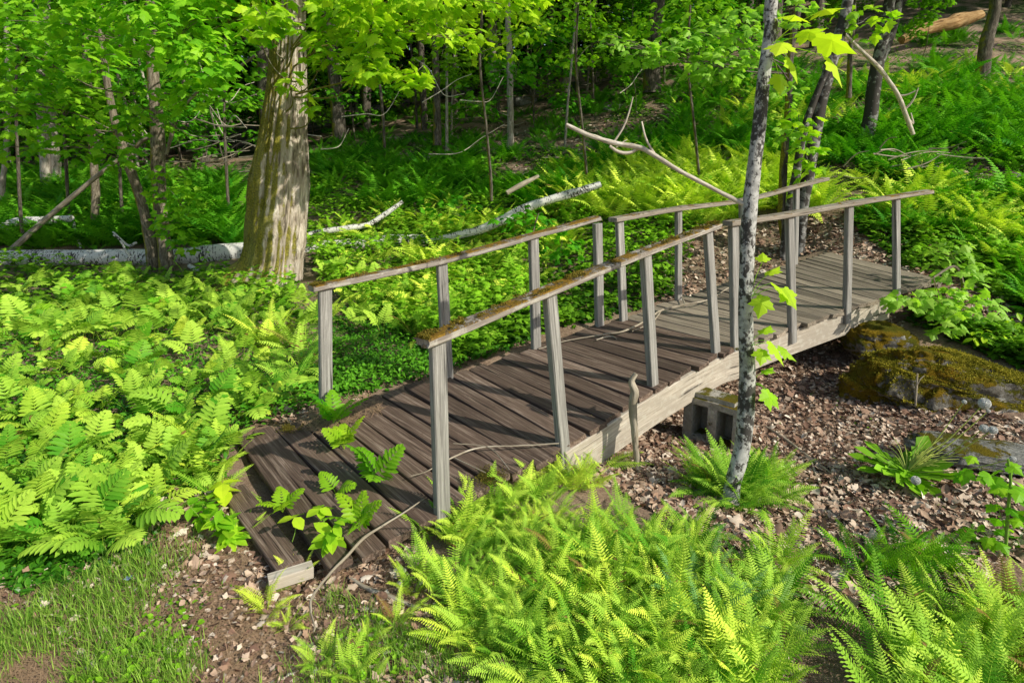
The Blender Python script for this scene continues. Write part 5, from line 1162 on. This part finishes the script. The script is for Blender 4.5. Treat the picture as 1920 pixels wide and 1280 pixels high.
# concrete block (open cells facing the viewer) with a slab on it
blk = tag(empty('concrete_block', tuple(at(1345, 810, 3.85))), 'mossy hollow concrete block propping the beam beside the young tree', 'concrete block')
A0 = at(1384, 846, 3.62); A1 = at(1262, 800, 3.95); ax = A1 - A0; ax[2] = 0; Lb = .40; ax /= np.linalg.norm(ax); ay = np.array([-ax[1], ax[0], 0]); ay = -ay if ay[1] < 0 else ay
base = A0.copy(); base[2] = min(base[2], float(gz(np.array([base[0]]), np.array([base[1]]))[0])) - .02; Hb = float(at(1384, 772, 3.62)[2]) - base[2]
def bar(mb, c, a, b, h, ax=ax, ay=ay):
    """box: centre c, size a along ax, b along ay, h tall"""
    board(mb, [c - ay * b / 2, c + ay * b / 2], ax, a, h, seg=4, bev=.004, rough=.003)
mb = MB(); up_ = np.array([0, 0, 1.])
for f_ in (0.02, .20, .38): bar(mb, base + ax * f_ + ay * .085 + up_ * Hb / 2, .065, .165, Hb)
for z_ in (.022, Hb - .022): bar(mb, base + ax * .20 + ay * .095 + up_ * z_, .315, .186, .044)
bar(mb, base + ax * .20 + ay * .188 + up_ * Hb / 2, .40, .035, Hb - .003)
build(mb, 'block', MAT['concrete'], blk)
mb = MB(); bar(mb, base + ax * .26 + ay * .10 + up_ * (Hb + .016), .40, .15, .03); tag(build(mb, 'slab', MAT['concrete'], blk), 'thin moss-spotted slab on top')

# --- dandelion
dn = tag(empty('dandelion', tuple(on(1700, 885, -.12))), 'dandelion with long yellowish stalks and white seed heads on the leaf litter', 'dandelion')
c0 = np.array(dn.location); rgd = np.random.default_rng(8)
heads = [(1846, 756, 3.05, .024), (1808, 753, 3.1, .010), (1845, 803, 2.9, .017), (1862, 806, 2.88, .017), (1717, 900, 2.68, .017), (1853, 770, 3.06, .009), (1899, 860, 2.8, .012)]
mb = MB()
for px, py, Y, r in heads:
    p = at(px, py, Y); tube(mb, [c0, (c0 * .45 + p * .55) + [0, 0, -.03], p], [.0032, .003, .0024], 6, seg=14, tint=.5)
for k in range(34):
    a = rgd.uniform(-.9, 1.9); p = c0 + [math.cos(a) * rgd.uniform(.1, .3), math.sin(a) * .15, rgd.uniform(.02, .22)]
    tube(mb, [c0, (c0 + p) / 2 + [0, 0, .03], p], [.003, .0028, .001], 5, seg=8)
build(mb, 'stalks', MAT['dstem'], dn)
for px, py, Y, r in heads:
    r *= 1.25; p = at(px, py, Y); n = 620; d = rgd.normal(0, 1, (n, 3)); d /= np.linalg.norm(d, axis=1)[:, None]; mb = MB()
    th = np.array([0, 2.09, 4.19])
    a_ = np.cross(d, [.3, .5, .8]); a_ /= np.linalg.norm(a_, axis=1)[:, None]; b_ = np.cross(d, a_)
    for e in range(3):   # pappus: little star of bristles at the sphere surface plus the stalk
        q = d * r + (a_ * math.cos(th[e]) + b_ * math.sin(th[e])) * r * .26
        w_ = b_ * r * .045
        V = np.stack([d * r * .86 - w_, d * r * .86 + w_, q + w_ * .5, q - w_ * .5], 1) + p; mb.add(V, np.arange(n * 4).reshape(-1, 4))
    V = np.stack([d * r * .1 - a_ * r * .02, d * r * .1 + a_ * r * .02, d * r * .9 + a_ * r * .02, d * r * .9 - a_ * r * .02], 1) + p; mb.add(V, np.arange(n * 4).reshape(-1, 4))
    build(mb, 'seed_head', MAT['puff'], dn)
mb = MB()
lf = np.array([(0, 0, 0), (.05, .18, 0), (.10, .3, .02), (.05, .36, .01), (.14, .55, .02), (.06, .6, .01), (.15, .8, .02), (0, 1, 0)]); left = lf * [-1, 1, 1]
v = np.concatenate([lf, left[1:-1][::-1], [(0, .35, -.02)]]); nn = len(v) - 1; f = np.array([(i, (i + 1) % nn, nn) for i in range(nn)])
m_ = 34; a = rgd.uniform(0, 2 * PI, m_); scatter(mb, (v, f), np.repeat(c0[None], m_, 0) + rgd.normal(0, .01, (m_, 3)), rotmats(a, rgd.uniform(-.05, .5, m_), rgd.normal(0, .4, m_)), rgd.uniform(.16, .32, m_), rgd.uniform(.3, 1, m_))
build(mb, 'leaves', MAT['under'], dn)

# --- seedlings growing on and beside the deck
def seedling(label, px, py, z, kind, size, n, seed, group=None):
    rg = np.random.default_rng(seed); p = on(px, py, z); root = tag(empty('seedling' if kind != 'sens' else 'fern_sprout', tuple(p)), label, 'seedling' if kind != 'sens' else 'fern sprout', group); mb = MB(); ms = MB()
    if kind == 'sens':
        a0 = rg.uniform(0, 6.28)
        for k in range(n):
            V, F_, t = frond(rg, size * rg.uniform(.8, 1.15), size * rg.uniform(.32, .42), 8, rg.uniform(.9, 1.35), rg.uniform(.7, 1.4), a0 + 6.28 * k / n + rg.uniform(-.4, .4), 5, 'sens', .22, pw=.55)
            mb.add(V + p, F_, None, np.clip(t * .5 + .1, 0, 1))
        build(mb, 'fronds', MAT['maple'], root); return
    if kind == 'three':
        for k in range(n):
            b = p + [rg.uniform(-.03, .03), rg.uniform(-.03, .03), size * rg.uniform(.6, 1.5)]; tube(ms, [p, (p + b) / 2 + [.01, 0, 0], b], [.002, .0018, .0014], 5, seg=6)
            a0 = rg.uniform(0, 6.28); R = rotmats(a0 + np.array([0, 2.1, 4.2]), rg.uniform(-.35, .1, 3), rg.normal(0, .2, 3)); scatter(mb, leaf_ovate(.38, .12, .2), np.repeat(b[None], 3, 0), R, size * rg.uniform(.8, 1.1, 3), rg.uniform(.6, 1, 3))
    else:
        for k in range(n):
            b = p + [rg.uniform(-.05, .05), rg.uniform(-.05, .05), size * rg.uniform(1., 2.2)]; tube(ms, [p, (p + b) / 2 + [.01, 0, 0], b], [.002, .0018, .0014], 5, seg=6); m_ = 7
            a0 = rg.uniform(0, 6.28, m_); zz = rg.uniform(.3, 1, m_)[:, None]; R = rotmats(a0, rg.uniform(-.4, .5, m_), rg.normal(0, .3, m_)); scatter(mb, leaf_ovate(.27, .2, .2), p * (1 - zz) + b * zz, R, size * rg.uniform(.7, 1.2, m_), rg.uniform(.2, 1, m_))
    build(ms, 'stem', MAT['stem'], root); build(mb, 'leaves', MAT['maple'], root)
seedling('fern sprout growing through the deck below the first left post', 628, 800, .07, 'sens', 0.264, 5, 1)
seedling('taller clump of fern leaves right of the needle pile on the deck', 645, 842, .06, 'sens', 0.202, 6, 2)
seedling('single bright fern sprout left of the nearest right post', 708, 905, .06, 'sens', 0.264, 4, 3)
seedling('pale thin fern sprout lying between deck boards', 630, 925, .05, 'sens', 0.155, 2, 4)
seedling('bright lobed sprout at the lower right corner of the ramp boards', 675, 995, .05, 'sens', 0.202, 5, 5)
seedling('small lobed sprout between the first and second deck board', 530, 960, .03, 'sens', 0.155, 4, 6)
seedling('three-leaved seedling with round lime leaves on the second deck board', 548, 1015, .04, 'three', 0.080, 1, 7)
seedling('upright three-leaved seedling on the third deck board', 606, 985, .05, 'three', 0.072, 2, 8)
seedling('dark green broad-leaved seedling at the lower end of the deck boards', 618, 1030, .04, 'broad', 0.087, 2, 9)
seedling('three-leaved seedling at the left side of the first deck board', 415, 950, .0, 'three', 0.102, 3, 10)
seedling('bushy leafy seedling on the soil left of the loose first board', 425, 1020, .0, 'broad', 0.087, 5, 11)
seedling('leafy seedling left of the other one beside the loose first board', 385, 990, .0, 'broad', 0.080, 4, 12)
# dry needles on the deck's left edge
mb = MB(); rg = np.random.default_rng(3); x, y = sample_px([(560, 790), (600, 755), (700, 738), (720, 770), (640, 800), (590, 815)], 700, rg); P = on(x, y, .085); n = len(P)
d = rg.normal(0, 1, (n, 3)) * [1, 1, .15]; d /= np.linalg.norm(d, axis=1)[:, None]; L_ = rg.uniform(.02, .07, (n, 1)); s_ = np.cross(d, [0, 0, 1.]) * .0011
P[:, 2] += rg.uniform(0, .02, n); V = np.stack([P - d * L_ - s_, P - d * L_ + s_, P + d * L_ + s_, P + d * L_ - s_], 1); mb.add(V, np.arange(n * 4).reshape(-1, 4))
tag(build(mb, 'dry_needles', MAT['straw']), 'heap of dry brown needles at the left edge of the deck under the first post', 'dry needles', kind='stuff')
mb = MB(); x, y = sample_px([(150, 1020), (300, 930), (480, 960), (520, 1090), (760, 1040), (1000, 1200), (1350, 1290), (-50, 1290), (-50, 1120)], 15000, rg); x2, y2 = sample_px([(1060, 860), (1240, 800), (1400, 690), (1600, 620), (1930, 800), (1990, 1000), (1700, 1150), (1250, 980)], 3000, rg)
x = np.concatenate([x, x2]); y = np.concatenate([y, y2]); P, ok = ong(x, y); n = len(P)
d = rg.normal(0, 1, (n, 3)) * [1, 1, .12]; d /= np.linalg.norm(d, axis=1)[:, None]; L_ = rg.uniform(.01, .05, (n, 1)); s_ = np.cross(d, [0, 0, 1.]) * .0008
P[:, 2] += rg.uniform(0.005, .02, n); V = np.stack([P - d * L_ - s_, P - d * L_ + s_, P + d * L_ + s_, P + d * L_ - s_], 1); mb.add(V, np.arange(n * 4).reshape(-1, 4))
tag(build(mb, 'dry_straw', MAT['straw']), 'thin dry straw and needles scattered over soil and leaf litter', 'dry straw', kind='stuff')
# periwinkle flower
fl = MB(); p = on(241, 1083, .06); scatter(fl, leaf_ovate(.4, .1, .1), np.repeat(p[None], 5, 0), rotmats(np.arange(5) * 1.2566, np.full(5, .15), np.zeros(5)), np.full(5, .017), np.full(5, .5))
tube(fl, [p - [0, 0, .07], p], [.001, .001], 4)
tag(build(fl, 'flower', MAT['flower']), 'single pale violet periwinkle flower in the grass at lower left', 'flower')
